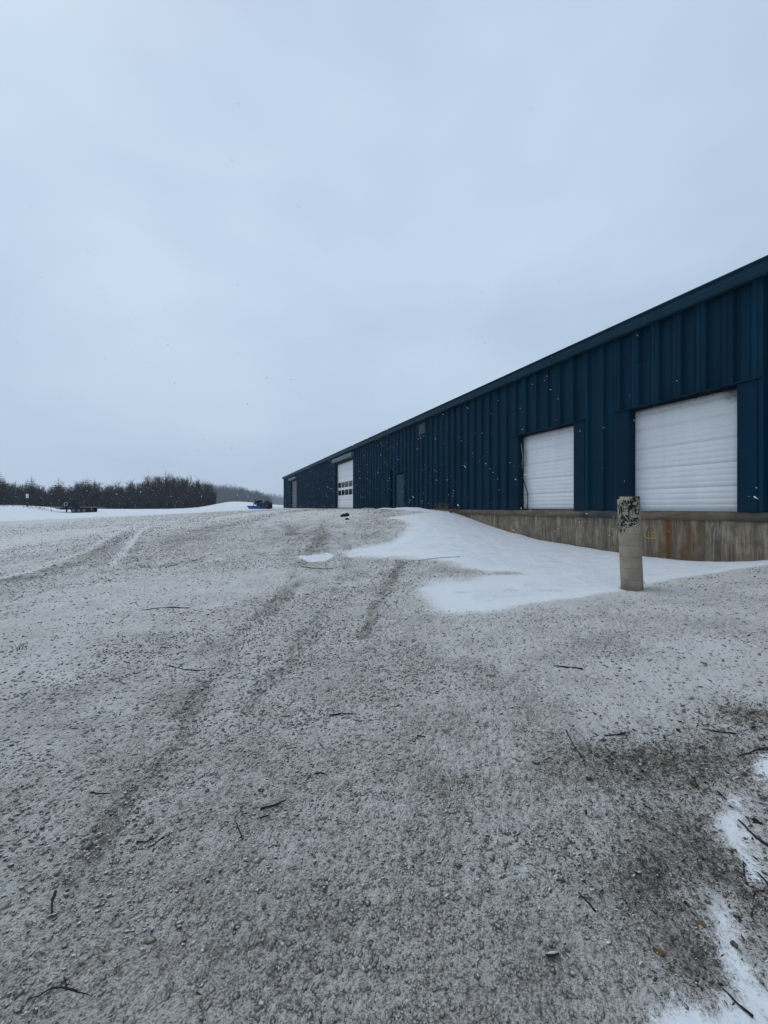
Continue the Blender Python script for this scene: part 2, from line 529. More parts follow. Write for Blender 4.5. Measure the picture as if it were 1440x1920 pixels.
a = t.noise(vh, 6, 6, .65); f = t.noise(v, 60, 4, .65); g_ = t.noise(v, 22, 3, .6)
c = t.ramp(a, [(.28, (.095, .070, .046)), (.5, (.165, .128, .088)), (.72, (.25, .205, .15))])
c = t.mix(t.ramp(g_, [(.30, 1), (.38, 0)]), c, (.035, .03, .025))
c = t.mix(t.math('MULTIPLY', t.ramp(f, [(.60, 0), (.70, 1)]), .6), c, (.40, .37, .33))
p = t.math('MULTIPLY', t.attr('spray'), t.math('MULTIPLY_ADD', a, 3.0, -.7), clamp=True)
c = t.mix(p, c, (.008, .030, .048))
c = t.mix(t.math('MULTIPLY', t.attr('rust'), a), c, (.135, .052, .014))
c = t.mix(t.attr('dark_tone'), c, (.08, .066, .05))
M_BEAM = t.done(c, .88, t.bump(t.math('ADD', f, g_), .6, .012), .25)

t = NT('bollard_concrete')
v = t.coord()
a = t.noise(v, 5, 5, .6); f = t.noise(v, 80, 4, .6)
c = t.ramp(a, [(.3, (.25, .205, .155)), (.7, (.40, .335, .26))])
n2 = t.noise(t.coord((1, 1, .75)), 33, 4, .7, .6)
n4 = t.noise(v, 7, 2, .5)
tar = t.ramp(t.math('ADD', t.math('MULTIPLY_ADD', n4, .55, -.275), t.math('ADD', n2, t.math('MULTIPLY_ADD', t.attr('tar'), .46, -.46))), [(.485, 0), (.515, 1)])
c = t.mix(t.math('MULTIPLY', t.attr('seam'), .8), c, (.11, .095, .08))
pale = t.ramp(t.noise(v, 48, 3, .6), [(.50, 0), (.60, 1)])
c = t.mix(t.math('MULTIPLY', pale, t.math('MULTIPLY', t.attr('tar'), .8)), c, (.48, .44, .36))
c = t.mix(tar, c, (.016, .015, .015))
c = t.mix(t.math('MULTIPLY', t.attr('dark_tone'), .6), c, (.10, .09, .075))
M_BOLL = t.done(c, .85, t.bump(t.math('ADD', f, t.math('MULTIPLY', tar, 1.2)), .45, .008), .25)

t = NT('leaf_litter')
M_LITTER = t.done(t.ramp(t.attr('tone'), [(0, (.03, .025, .021)), (.3, (.075, .06, .046)), (.6, (.16, .135, .10)), (1, (.33, .295, .24))]), .85, None, .2)
M_TWIG = worn('dark_twig_bark', (.030, .025, .021), .35, 40, .85, .2, .4, .004)
M_STRAW = worn('dry_straw', (.16, .135, .095), .3, 20, .85, .2)
M_LEAF = worn('dead_leaf', (.15, .095, .05), .35, 25, .8, .2, .3, .004)
M_SOIL = worn('dark_soil', (.050, .040, .032), .6, 60, .95, .1, .9, .012)
M_BARK = worn('grey_brown_bark', (.030, .027, .029), .3, 2, .9, .1)
M_BRUSH = worn('brush_stems', (.026, .023, .025), .35, .4, .9, .1)
M_NEEDLE = worn('evergreen_needles', (.016, .021, .018), .4, 1.2, .85, .15)
M_SNOWCAP = worn('frozen_snow', (.55, .56, .58), .12, 60, .9, .2)
M_FLAKE = NT('snowflake').done((.9, .92, .95), .8, None, .2)
M_IMPLD = worn('dark_blue_machine_paint', (.004, .016, .065), .3, 4, .5, .4)
M_IMPL = worn('blue_machine_paint', (.010, .065, .25), .3, 4, .45, .5)
M_TRAIL = worn('dark_trailer_steel', (.020, .021, .024), .3, 4, .7, .3)
M_GREYM = worn('grey_metal', (.13, .14, .16), .25, 5, .55, .4)
M_GREYP = worn('pale_grey_rim', (.40, .41, .42), .2, 6, .6, .3)
M_PALE = worn('pale_plastic', (.62, .63, .64), .1, 5, .5, .4)
M_SCRAP = worn('rusty_scrap', (.085, .062, .042), .4, 20, .85, .2)
M_STRIP = worn('bright_metal_strip', (.45, .44, .42), .4, 9, .4, .5, .2, .004, (1, 1, .5))
M_ORANGE = worn('faded_orange_spray', (.42, .27, .12), .3, 18, .9, .1)

# ------------------------------------------------------------------ ground sheet (polar grid, finest where the yard is close)
rr_ = [0.0]
r_ = 0.5
while r_ < 1.0: rr_.append(r_); r_ *= 1.03
while r_ < 55: rr_.append(r_); r_ *= 1.0054
while r_ < 1900: rr_.append(r_); r_ *= 1.03
rr_ = np.array(rr_)
th_ = np.concatenate([np.radians(np.arange(-56, 56, .125)), np.radians(np.arange(56, 304, 2.5))])
RR, TH = np.meshgrid(rr_, th_, indexing='ij')
GX = (RR * np.sin(TH)).ravel(); GY = (RR * np.cos(TH)).ravel(); GR = RR.ravel()
base = ground_base(GX, GY)

DRIFT = poly_world([(1436, 1060), (1380, 1067), (1300, 1080), (1240, 1091), (1185, 1102), (1100, 1116), (1000, 1130), (920, 1140), (850, 1142), (822, 1134), (806, 1120), (803, 1106), (815, 1096),
                    (860, 1094), (905, 1088), (935, 1080), (985, 1078), (975, 1073), (920, 1071), (880, 1063), (858, 1051), (800, 1046), (735, 1042), (668, 1040), (650, 1036), (690, 1026), (735, 1020), (764, 1005), (776, 990), (774, 979), (752, 974), (735, 971), (775, 966), (812, 961), (795, 958.5), (770, 958.8)])
DRIFT = np.vstack([DRIFT, wall_pt(23.0, .35), wall_pt(23.2, -.3), wall_pt(7.0, -.3)])
PATCHES = [poly_world(p) for p in (
    [(566, 1044), (590, 1042), (612, 1038), (622, 1043), (608, 1051), (590, 1053), (574, 1049)],
    [(1338, 1580), (1350, 1522), (1375, 1496), (1398, 1512), (1396, 1556), (1408, 1600), (1416, 1655), (1402, 1662), (1388, 1612), (1360, 1592)],
    [(1414, 1440), (1428, 1420), (1460, 1412), (1470, 1475), (1432, 1466)],
    [(1322, 1700), (1345, 1690), (1372, 1712), (1388, 1745), (1380, 1782), (1412, 1822), (1428, 1858), (1470, 1872), (1480, 1990), (1200, 1990), (1222, 1920), (1262, 1894), (1310, 1902), (1352, 1898), (1366, 1860), (1352, 1815), (1352, 1770)],
    [(676, 1201), (690, 1196), (700, 1200), (690, 1204)])]
LOT = np.vstack([np.array([(-90, 28), (-60, 33)]), poly_world([(0, 978), (90, 974.5), (180, 969.5), (270, 966), (360, 962), (440, 958)]), np.array([(-11.8, 46), (-16.5, 62.5), (0, 63), (30, 20), (30, -30), (-90, -30)])])

def blob(px, py, rx, ry, amp):
    """patch of thicker (+) or thinner (-) dusting on the yard, returned as a world ellipse"""
    h = hit(px, py); Y = h[1]; drop = EYE - h[2]
    return h[0], h[1], rx / FPX * Y, max(.05, ry / FPX * Y * Y / max(drop, .05)), amp
BLOBS = [blob(*b) for b in (
    (1240, 1290, 130, 60, .30), (1130, 1370, 80, 25, .32), (1330, 1240, 90, 40, .20), (880, 1225, 70, 12, .26), (1250, 1185, 90, 16, -.12), (1100, 1210, 90, 26, -.10),
    (1330, 1430, 140, 60, -.30), (1180, 1430, 110, 26, -.26), (1060, 1460, 90, 30, -.25), (1400, 1340, 60, 20, -.35), (1260, 1580, 90, 60, -.34), (1290, 1800, 70, 90, -.40), (1230, 1640, 60, 50, -.25), (1420, 1700, 40, 80, -.3),
    (1180, 1510, 60, 22, .18), (1150, 1560, 50, 25, .15), (1330, 1690, 36, 40, .35), (1400, 1560, 30, 40, .2),
    (400, 1210, 50, 16, -.15), (340, 1330, 45, 30, -.12), (270, 1460, 50, 40, -.10), (200, 1560, 50, 30, -.10), (330, 1260, 60, 25, -.08), (590, 1190, 50, 20, -.18), (620, 1420, 90, 40, -.12), (850, 1470, 80, 30, -.2),
    (100, 1180, 160, 40, .24), (60, 1260, 90, 40, .22), (250, 1120, 200, 26, .20), (480, 1090, 150, 18, .16), (60, 1010, 120, 16, .30), (330, 1090, 120, 14, .14), (960, 1190, 130, 22, .12), (450, 1300, 60, 40, .08),
    (330, 1005, 60, 10, -.24), (440, 985, 60, 9, -.20), (700, 990, 60, 18, -.12), (600, 1010, 30, 18, -.16), (560, 985, 40, 8, -.18), (850, 1040, 70, 6, -.1), (930, 1070, 60, 5, -.2),
    (760, 1700, 260, 120, -.06), (300, 1800, 220, 90, -.05), (620, 960, 90, 3, .2), (520, 958, 40, 2.5, .25))]
TRACKS = [([(-40, 1096), (90, 1060), (165, 1030), (210, 1003), (235, 990), (275, 979)], .16, .45), ([(205, 1062), (235, 1032), (255, 1006), (275, 986)], .15, .5), ([(260, 1040), (275, 1010), (300, 985)], .12, .25),
          ([(-20, 1028), (60, 1008), (110, 998)], .16, .35), ([(40, 1086), (150, 1050), (215, 1015), (240, 1000)], .42, -.42), ([(225, 1055), (250, 1025), (272, 1000)], .3, -.3),
          ([(190, 1073), (250, 1066), (310, 1061), (365, 1050)], .12, -.4), ([(752, 1052), (738, 1082), (714, 1118), (696, 1150), (682, 1195)], .085, -.5), ([(556, 1096), (524, 1128), (506, 1146)], .13, -.4),
          ([(528, 978), (548, 997), (558, 1012)], .22, -.35), ([(607, 976), (604, 1004), (596, 1030)], .2, -.3), ([(745, 1054), (800, 1048), (862, 1044)], .04, -.4),
          ([(150, 1650), (235, 1530), (320, 1400), (385, 1300), (430, 1220), (490, 1150), (545, 1095), (580, 1040), (598, 1000)], .07, -.05), ([(470, 1330), (540, 1240), (600, 1160), (640, 1090), (655, 1030), (650, 995)], .08, -.10),
          ]
TRACKS = [(poly_world(p), wd, a) for p, wd, a in TRACKS]

# fine relief
rel = .03 * fbm(GX * .55, GY * .55, 3, 5) * smooth(1.2, 5, GR) * (1 - smooth(25, 60, GR))
rel += .022 * fbm(GX * 1.6, GY * 1.6, 3, 9) * (1 - smooth(20, 45, GR))
near = GR < 16
peb = np.zeros_like(GX)
xs, ys = GX[near], GY[near]
wx = xs + .012 * vnoise(xs * 30, ys * 30, 40); wy = ys + .012 * vnoise(xs * 30, ys * 30, 41)
p1 = pebbles(wx, wy * .85, .050, 61); p2 = pebbles(wx, wy, .026, 71); p3 = pebbles(wx, wy, .014, 81)
dens = .5 + .5 * smooth(-.25, .35, fbm(xs * .8, ys * .8, 3, 91))
fr = 1 - smooth(1.0, 16, np.hypot(xs, ys))
peb[near] = (p1 * .013 + p2 * .010 + p3 * .006 * (1 - smooth(2, 5, np.hypot(xs, ys)))) * dens * (.45 + .55 * fr) + .012 * fbm(xs * 9, ys * 9, 3, 95)
d_drift = sdist(GX, GY, DRIFT)
flat = smooth(-.25, .25, d_drift)
cover = np.full(GX.shape, .595) + .05 * smooth(2.5, 7, GR)
cover -= .12 * (1 - smooth(1.0, 5.5, GR))  # barer gravel close by; part of this darkening stands in for lens vignetting
cover += .10 * smooth(6, 25, GR) * smooth(2, -6, GX)
for bx, by, sx_, sy_, am in BLOBS:
    cover += am * np.exp(-((GX - bx) / sx_) ** 2 - ((GY - by) / sy_) ** 2)
trk = np.zeros_like(GX); trs = np.zeros_like(GX)
wobx = .12 * fbm(GX * 1.3, GY * 1.3, 2, 33)
for P, wd, am in TRACKS:
    lo, hi = P.min(0) - 2, P.max(0) + 2
    sel = (GX > lo[0]) & (GX < hi[0]) & (GY > lo[1]) & (GY < hi[1])
    d = linedist(GX[sel] + wobx[sel], GY[sel], P)
    wv = wd * (1 + .5 * vnoise(GX[sel] * 2.2, GY[sel] * 2.2, 34))
    g = np.exp(-(d / wv) ** 2) * (.65 + .6 * np.clip(fbm(GX[sel] * 1.5, GY[sel] * 1.5, 2, 35) + .5, 0, 1))
    cover[sel] += .62 * am * g * (.55 + .9 * np.clip(fbm(GX[sel] * 4, GY[sel] * 4, 3, 39) + .5, 0, 1))
    if am > .2: trs[sel] = np.maximum(trs[sel], (.30 + .55 * am) * np.exp(-(d / (.55 * wv)) ** 2) * np.clip(.75 + .9 * fbm(GX[sel] * 1.2, GY[sel] * 1.2, 3, 45), .25, 1))
    trk[sel] -= .018 * g * (1 if am < 0 else .4)
cover += .35 * np.exp(-np.clip(-d_drift, 0, 9) / .35)
wob = fbm(GX * .9, GY * .9, 4, 36)
crisp = smooth(.8, 2.6, GX) * (GY < 8)
snow = smooth(0, 1, (d_drift + .28 * wob * (1 - .5 * crisp) + .30 * (1 - .7 * crisp) * fbm(GX * .8 + 3, GY * 3.2, 4, 46) + .62 - .42 * crisp) / (.92 - .60 * crisp))
snow = np.maximum(snow, trs)
snow = np.maximum(snow, smooth(-.22, .05, sdist(GX, GY, PATCHES[0]) + .10 * fbm(GX * 3, GY * 3, 3, 47)))
snow = np.maximum(snow, smooth(.6, -.5, sdist(GX, GY, LOT) + .9 * fbm(GX * .16, GY * .35, 3, 51) + .35 * fbm(GX * .9, GY * .9, 2, 52)) * (GR > 20))
for P in PATCHES[1:4]:
    dp = sdist(GX, GY, P)
    snow = np.maximum(snow, smooth(-.085, .055, dp + .10 * fbm(GX * 5.5, GY * 5.5, 4, 48) - .01) * (.74 + .4 * np.clip(fbm(GX * 4, GY * 4, 3, 49) + .3, 0, 1)))
    cover += .25 * np.exp(-np.clip(-dp + .03 * fbm(GX * 14, GY * 14, 3, 44), 0, 9) / .07)
cover += .20 * fbm(GX * .45, GY * .45, 3, 37) + .16 * fbm(GX * 2.0, GY * 1.5, 3, 38)
cover = np.clip(cover, -.2, 1.25)
rough_k = 1 + .9 * smooth(.40, .0, cover)
GZ = base + rel + (peb * rough_k + trk) * (1 - .85 * smooth(.35, 1, snow))
d_lot = sdist(GX, GY, LOT)
GZ -= .12 * smooth(-.5, -6, d_lot)                       # the lot is graded; the field beyond carries deep snow instead
ground = np_mesh('ground', np.stack([GX, GY, GZ], 1), grid_faces(len(rr_), len(th_), True), M_GROUND, attrs={'cover': cover, 'snow': snow})
tag(ground, 'grey gravel yard dusted with blown snow and crossed by faint tyre tracks', 'ground', kind='structure')

# deep snow on the field beyond the lot (own sheet, thins out to nothing at the edge of the gravel)
k0 = int(np.argmax(rr_ > 22))
sel = np.arange(k0 * len(th_), len(rr_) * len(th_))
sx2, sy2 = GX[sel], GY[sel]
dl = d_lot[sel] + .9 * fbm(sx2 * .16, sy2 * .35, 3, 51) + .35 * fbm(sx2 * .9, sy2 * .9, 2, 52)
hs = np.where(dl < 0, .16 * (1 - np.exp(dl / 1.2)), -dl * .35) + .05 * fbm(sx2 * .25, sy2 * .25, 4, 53) * smooth(0, -2, dl)
SVz = base[sel] + rel[sel] + hs
F = grid_faces(len(rr_) - k0, len(th_), True)
keep = (hs[F].max(1) > -.04)
F = F[keep]
used, inv = np.unique(F, return_inverse=True)
snowfield = np_mesh('snow_field', np.stack([sx2, sy2, SVz], 1)[used], inv.reshape(-1, 4), M_SNOW, attrs={'thin': np.ones(len(used))})
tag(snowfield, 'wide field of clean white snow between the gravel lot and the woods', 'snow', kind='structure')

def snow_sheet(name, P, step, depth, soft, wob, label, inset=0.0, f=1.0):
    lift = 0.0
    lo, hi = P.min(0) - 6 * soft, P.max(0) + 6 * soft
    xx = np.arange(lo[0], hi[0], step); yy = np.arange(lo[1], hi[1], step)
    X, Y = [a.ravel() for a in np.meshgrid(xx, yy)]
    d = sdist(X, Y, P) + (wob * fbm(X * .9, Y * .9, 4, 36) if wob > .2 else wob * fbm(X * 5.5, Y * 5.5, 4, 48)) - inset
    h = np.where(d > 0, depth * (1 - np.exp(-d / soft)), d * depth / soft)
    h += depth * .30 * fbm(X * 2.0 * f, Y * 1.0 * f, 4, 57) * smooth(0, soft, d)
    lev = ground_base(X, Y) + .022 * fbm(X * 1.6, Y * 1.6, 3, 9) * (1 - smooth(20, 45, np.hypot(X, Y))) + .03 * fbm(X * .55, Y * .55, 3, 5) * smooth(1.2, 5, np.hypot(X, Y))
    Z = lev + h + lift
    F = grid_faces(len(yy), len(xx))
    F = F[h[F].max(1) > -.35 * max(depth, .03)]
    used, inv = np.unique(F, return_inverse=True)
    o = np_mesh(name, np.stack([X, Y, Z], 1)[used], inv.reshape(-1, 4), M_SNOW, attrs={'thin': np.ones(len(used))})
    return tag(o, label, 'snow', kind='stuff')
snow_sheet('snow_drift', DRIFT, .05, .06, .9, .28, 'smooth white snow drift filling the hollow under the loading dock', .38)
snow_sheet('snow_patch', PATCHES[0], .03, .035, .2, .10, 'small bright snow patch alone on the gravel left of the big drift', .05, 2)
snow_sheet('snow_patch', PATCHES[1], .008, .010, .08, .10, 'long narrow snow patch among twigs at the right edge', .05, 4)
snow_sheet('snow_patch', PATCHES[2], .008, .010, .08, .10, 'bright snow clump at the right edge under a bent twig', .05, 4)
snow_sheet('snow_patch', PATCHES[3], .008, .010, .09, .10, 'largest foreground snow patch, spreading over the bottom right corner', .06, 4)
# low heaps of snow ploughed against the wall by the entrance door
hx, hy = [], []
Q = []
for s0, d0, a, b, hh in ((25.3, .55, 1.4, .55, .13), (22.6, .6, 2.6, .7, .16), (28.6, .5, 1.2, .5, .13)):
    ss = np.linspace(-1, 1, 40); S1, D1 = np.meshgrid(ss, ss)
    S1, D1 = S1.ravel(), D1.ravel()
    xy = P0 + (s0 + S1 * a)[:, None] * WD + (d0 + D1 * b)[:, None] * WN
    r2 = S1 ** 2 + D1 ** 2
    z = ground_base(xy[:, 0], xy[:, 1]) + hh * (1 - r2) * (.8 + .5 * fbm(S1 * 2 + s0, D1 * 2, 3, 58)) - .03
    F = grid_faces(40, 40); F = F[(r2[F].min(1) < 1.1)]
    u, inv = np.unique(F, return_inverse=True)
    Q.append((np.stack([xy[:, 0], xy[:, 1], z], 1)[u], inv.reshape(-1, 4), r2[u]))
for q, lab in zip(Q[:2], ('low snow heap lying against the wall left of the entrance door', 'long low snow heap at the foot of the wall by the teal door')):
    tag(np_mesh('snow_heap', q[0], q[1], M_SNOW, attrs={'thin': np.clip((1 - q[2]) * 3, 0, 1)}), lab, 'snow heap')
tag(np_mesh('gravel_heap', Q[2][0], Q[2][1], M_GROUND, attrs={'cover': .3 + .3 * Q[2][2], 'snow': 0 * Q[2][2]}), 'small heap of snow dusted gravel at the blue wall', 'gravel heap')

# loose stones on the yard near the camera: too many to count
ICO_V = np.array([(0, 0, 1), (.89, 0, .45), (.28, .85, .45), (-.72, .53, .45), (-.72, -.53, .45), (.28, -.85, .45), (.72, .53, -.45), (-.28, .85, -.45), (-.89, 0, -.45), (-.28, -.85, -.45), (.72, -.53, -.45), (0, 0, -1)])
ICO_F = np.array([(0, 1, 2), (0, 2, 3), (0, 3, 4), (0, 4, 5), (0, 5, 1), (1, 6, 2), (2, 7, 3), (3, 8, 4), (4, 9, 5), (5, 10, 1), (2, 6, 7), (3, 7, 8), (4, 8, 9), (5, 9, 10), (1, 10, 6), (6, 11, 7), (7, 11, 8), (8, 11, 9), (9, 11, 10), (10, 11, 6)])
NS = 52000
r = 1.0 * np.exp(RS.rand(NS) * np.log(14.0)); a = np.radians(RS.uniform(-52, 52, NS))
X = r * np.sin(a); Y = r * np.cos(a)
keepn = (fbm(X * .9, Y * .9, 3, 91) + .25 * RS.randn(NS)) > -.12
keepn &= (sdist(X, Y, DRIFT) < -.1)
for P in PATCHES[1:4]: keepn &= sdist(X, Y, P) < .0
X, Y, r = X[keepn], Y[keepn], r[keepn]; NS = len(X)
size = .0032 + .0062 * RS.rand(NS) ** 4 * (1 + .0 * r) + .0012 * np.sqrt(r)
big = RS.rand(NS) < .012
size[big] *= RS.uniform(1.5, 2.4, big.sum())
Z0 = ground_base(X, Y) + .03 * fbm(X * .55, Y * .55, 3, 5) * smooth(1.2, 5, r) + .022 * fbm(X * 1.6, Y * 1.6, 3, 9) + .012 * fbm(X * 9, Y * 9, 3, 95) + .004
jit = ICO_V[None] * (1 + .30 * RS.randn(NS, 12, 1)) + .12 * RS.randn(NS, 12, 3)
sc = np.stack([RS.uniform(.7, 1.5, NS), RS.uniform(.7, 1.3, NS), RS.uniform(.30, .65, NS)], 1)
ph = RS.rand(NS) * 6.283; cph, sph = np.cos(ph), np.sin(ph)
L = jit * sc[:, None] * size[:, None, None]
V = np.stack([X[:, None] + L[..., 0] * cph[:, None] - L[..., 1] * sph[:, None], Y[:, None] + L[..., 0] * sph[:, None] + L[..., 1] * cph[:, None], Z0[:, None] + L[..., 2] + size[:, None] * .25], -1)
tone = np.clip(RS.beta(1.6, 2.2, NS), 0, 1)
st = np_mesh('loose_gravel', V.reshape(-1, 3), (ICO_F[None] + 12 * np.arange(NS)[:, None, None]).reshape(-1, 3), M_STONE, shade=False,
             attrs={'tone': np.repeat(tone, 12), 'dust': np.repeat(np.clip(RS.normal(.75, .3, NS), 0, 1.2), 12)})
tag(st, 'loose crushed stones scattered over the near part of the yard', 'gravel', kind='stuff')

# snow capped clods and bigger stones over the middle of the yard: bare dark faces, white tops
NC = 120000
r = 1.6 * np.exp(RS.rand(NC) ** .8 * np.log(27.0)); a = np.radians(RS.uniform(-52, 48, NC))
X = r * np.sin(a); Y = r * np.cos(a)
cl = fbm(X * .7, Y * .45, 4, 93)
okc = (cl + .22 * RS.randn(NC)) > -.22
okc &= (sdist(X, Y, DRIFT) + .28 * fbm(X * .9, Y * .9, 4, 36) < -.25) & (sdist(X, Y, PATCHES[0]) < -.1) & (sdist(X, Y, LOT) > .5)
for P in PATCHES[1:4]: okc &= sdist(X, Y, P) < -.03
for P, wd, am in TRACKS:
    if am > .4: okc &= (RS.rand(NC) < .4) | (linedist(X + .12 * fbm(X * 1.3, Y * 1.3, 2, 33), Y, P) > wd * .8)
okc &= RS.rand(NC) < (smooth(1.2, 4.5, r) * .75 + .25) * (1 - .8 * smooth(.2, 1.8, X) * (Y < 8))
okc &= (X - P0[0]) * WN[0] + (Y - P0[1]) * WN[1] > .3
for bx, by, sx_, sy_, am in BLOBS:
    if am > .15: okc &= ~((((X - bx) / sx_) ** 2 + ((Y - by) / sy_) ** 2 < 1.1) & (RS.rand(NC) < .75))
X, Y, r = X[okc], Y[okc], r[okc]; NC = len(X)
size = (.0040 + .0075 * RS.rand(NC) ** 2.5) * (r / 4.0) ** .42
Zc = ground_base(X, Y) + .03 * fbm(X * .55, Y * .55, 3, 5) * smooth(1.2, 5, r) * (1 - smooth(25, 60, r)) + .022 * fbm(X * 1.6, Y * 1.6, 3, 9) * (1 - smooth(20, 45, r)) + .006
h6 = np.arange(6) * np.pi / 3
DV = np.vstack([np.stack([np.cos(h6), np.sin(h6), 0 * h6 - .5], 1), np.stack([.72 * np.cos(h6 + .4), .72 * np.sin(h6 + .4), 0 * h6 + .42], 1), [[0, 0, .72]]])
DF = []
for k in range(6):
    n_ = (k + 1) % 6
    DF += [(k, n_, 6 + k), (n_, 6 + n_, 6 + k), (6 + k, 6 + n_, 12)]
DF = np.array(DF)
L = (DV[None] * (1 + .22 * RS.randn(NC, 13, 1)) + .10 * RS.randn(NC, 13, 3)) * np.stack([RS.uniform(.8, 1.7, NC), RS.uniform(.7, 1.2, NC), RS.uniform(.6, 1.25, NC)], 1)[:, None] * size[:, None, None]
ph = .5 * RS.randn(NC); cph, sph = np.cos(ph)[:, None], np.sin(ph)[:, None]
V = np.stack([X[:, None] + L[..., 0] * cph - L[..., 1] * sph, Y[:, None] + L[..., 0] * sph + L[..., 1] * cph, Zc[:, None] + L[..., 2]], -1)
cd = np_mesh('frozen_gravel', V.reshape(-1, 3), (DF[None] + 13 * np.arange(NC)[:, None, None]).reshape(-1, 3), M_CLOD, shade=False, attrs={'tone': np.repeat(RS.rand(NC), 13)})
tag(cd, 'snow capped coarse gravel covering the middle of the yard', 'gravel', kind='stuff')

# ------------------------------------------------------------------ warehouse (local x along the wall, y towards the yard, z up)
B = empty('metal_warehouse', (10.6, 0, 0), math.atan2(WD[1], WD[0]))
tag(B, 'long dark blue metal warehouse with white overhead doors above a concrete dock', 'warehouse')
OPEN = [(8.64, 10.91, 2.57), (12.58, 14.91, 2.57), (24.02, 25.22, 2.06), (25.72, 26.06, 2.40), (32.95, 37.97, 3.88), (56.3, 61.0, 3.78)]
S_END, S_BEG, ZTOP = 67.2, -9.0, 4.72
PITCH = .487
prof = [(0, 0), (.085, 0), (.094, .010), (.103, 0), (.150, 0), (.185, .088), (.250, .088), (.259, .077), (.277, .077), (.286, .088), (.350, .088), (.385, 0), (.425, 0), (.433, .009), (.441, 0)]
pts = []
s = S_BEG
while s < S_END:
    for a_, d_ in prof:
        if s + a_ < S_END: pts.append((s + a_, d_))
    s += PITCH
pts.append((S_END, 0))
for a_, b_, _ in OPEN:
    for e in (a_, b_):
        q = min(range(len(pts)), key=lambda i: abs(pts[i][0] - e)); pts[q] = (e, pts[q][1])
pts = sorted(set(pts))
mb = MB()
for (s0, d0), (s1, d1) in zip(pts[:-1], pts[1:]):
    if s1 - s0 < 1e-5: continue
    m_ = (s0 + s1) / 2
    z0 = -.005
    for a_, b_, h_ in OPEN:
        if a_ - 1e-4 <= m_ <= b_ + 1e-4: z0 = h_
    zs = [z0, ZTOP]
    for za, zb in zip(zs[:-1], zs[1:]):
        mb.add([(s0, d0, za), (s1, d1, za), (s1, d1, zb), (s0, d0, zb)], [(0, 1, 2, 3)])
wall = mb.build('wall', M_SIDING, B)
wall['label'] = 'dark blue ribbed steel siding'
# fasteners in rows along the girts
mb = MB()
for z in (.35, 1.45, 2.75, 3.9):
    s = S_BEG + .455
    while s < 34:
        if not any(a_ - .3 < s < b_ + .3 and z < h_ + .15 for a_, b_, h_ in OPEN):
            mb.tube([(s, -.002, z), (s, .007, z)], .009, 6)
        s += PITCH
mb.build('screw_row', M_FASCIA, B)['kind'] = 'stuff'
mb = MB()      # end and back walls, plain ribbed sheet
for (ya, yb, xx) in ((0, -24, S_END), (0, -24, S_BEG)):
    mb.box((xx - .05, yb, -1.2), (xx + (.0 if xx > 0 else .05), ya - .004, ZTOP))
mb.box((S_BEG, -24.05, -1.2), (S_END, -24, ZTOP))
mb.build('end_wall', M_SIDING, B)
# roof with eave
mb = MB()
y0, y1 = .30, -12.0
for a_ in np.arange(S_BEG - .3, S_END + .15, .61):
    b_ = min(a_ + .61, S_END + .15)
    mb.add([(a_, y0, 4.79), (b_, y0, 4.79), (b_, y1, 5.75), (a_, y1, 5.75), (a_, y0, 4.755), (b_, y0, 4.755), (b_, y1, 5.70), (a_, y1, 5.70)], [(0, 3, 2, 1), (4, 5, 6, 7), (0, 1, 5, 4)])
    mb.add([(a_ - .02, y0 - .25, 4.812), (a_ + .02, y0 - .25, 4.812), (a_ + .02, y1, 5.752), (a_ - .02, y1, 5.752), (a_ - .01, y0 - .45, 4.862), (a_ + .01, y0 - .45, 4.862), (a_ + .01, y1, 5.785), (a_ - .01, y1, 5.785)],
           [(0, 1, 5, 4), (1, 2, 6, 5), (3, 0, 4, 7), (4, 5, 6, 7)])
    mb.add([(a_, y1, 5.75), (b_, y1, 5.75), (b_, -24.3, 4.79), (a_, -24.3, 4.79)], [(0, 3, 2, 1)])
roof = mb.build('roof', M_FASCIA, B)
mb = MB()
mb.box((S_BEG - .3, .15, 4.735), (S_END + .15, .325, 4.752))                # drip edge
mb.box((S_BEG - .3, .285, 4.752), (S_END + .15, .325, 4.785))
mb.build('drip_edge', M_TRIM, roof)
mb = MB()                                                     # box gutter with a stepped face, in lengths
s = S_BEG - .3
while s < S_END + .15:
    e = min(s + 6.1, S_END + .15)
    o_ = random.uniform(-.006, .006)
    prof_g = [(.12, 4.50), (.235, 4.50), (.27, 4.56), (.27, 4.60), (.285, 4.62), (.285, 4.70), (.30, 4.715), (.30, 4.733), (.12, 4.733)]
    n_ = len(prof_g)
    mb.add([(s + .002, y_, z_ + o_ * .3) for y_, z_ in prof_g] + [(e - .002, y_, z_ + o_ * .3) for y_, z_ in prof_g],
           [(k, n_ + k, n_ + (k + 1) % n_, (k + 1) % n_) for k in range(n_)] + [tuple(range(n_)), tuple(range(2 * n_ - 1, n_ - 1, -1))])
    s = e
mb.build('gutter', M_FASCIA, roof)
MB().box((S_BEG, .002, ZTOP - .2), (S_END, .119, ZTOP - .01)).build('eave_soffit', M_DARK, roof)
MB().box((S_END - .16, .072, -.2), (S_END + .07, .10, 4.48)).box((S_END + .04, -.3, -.2), (S_END + .07, .0719, 4.48)).build('corner_trim', M_TEAL, B)

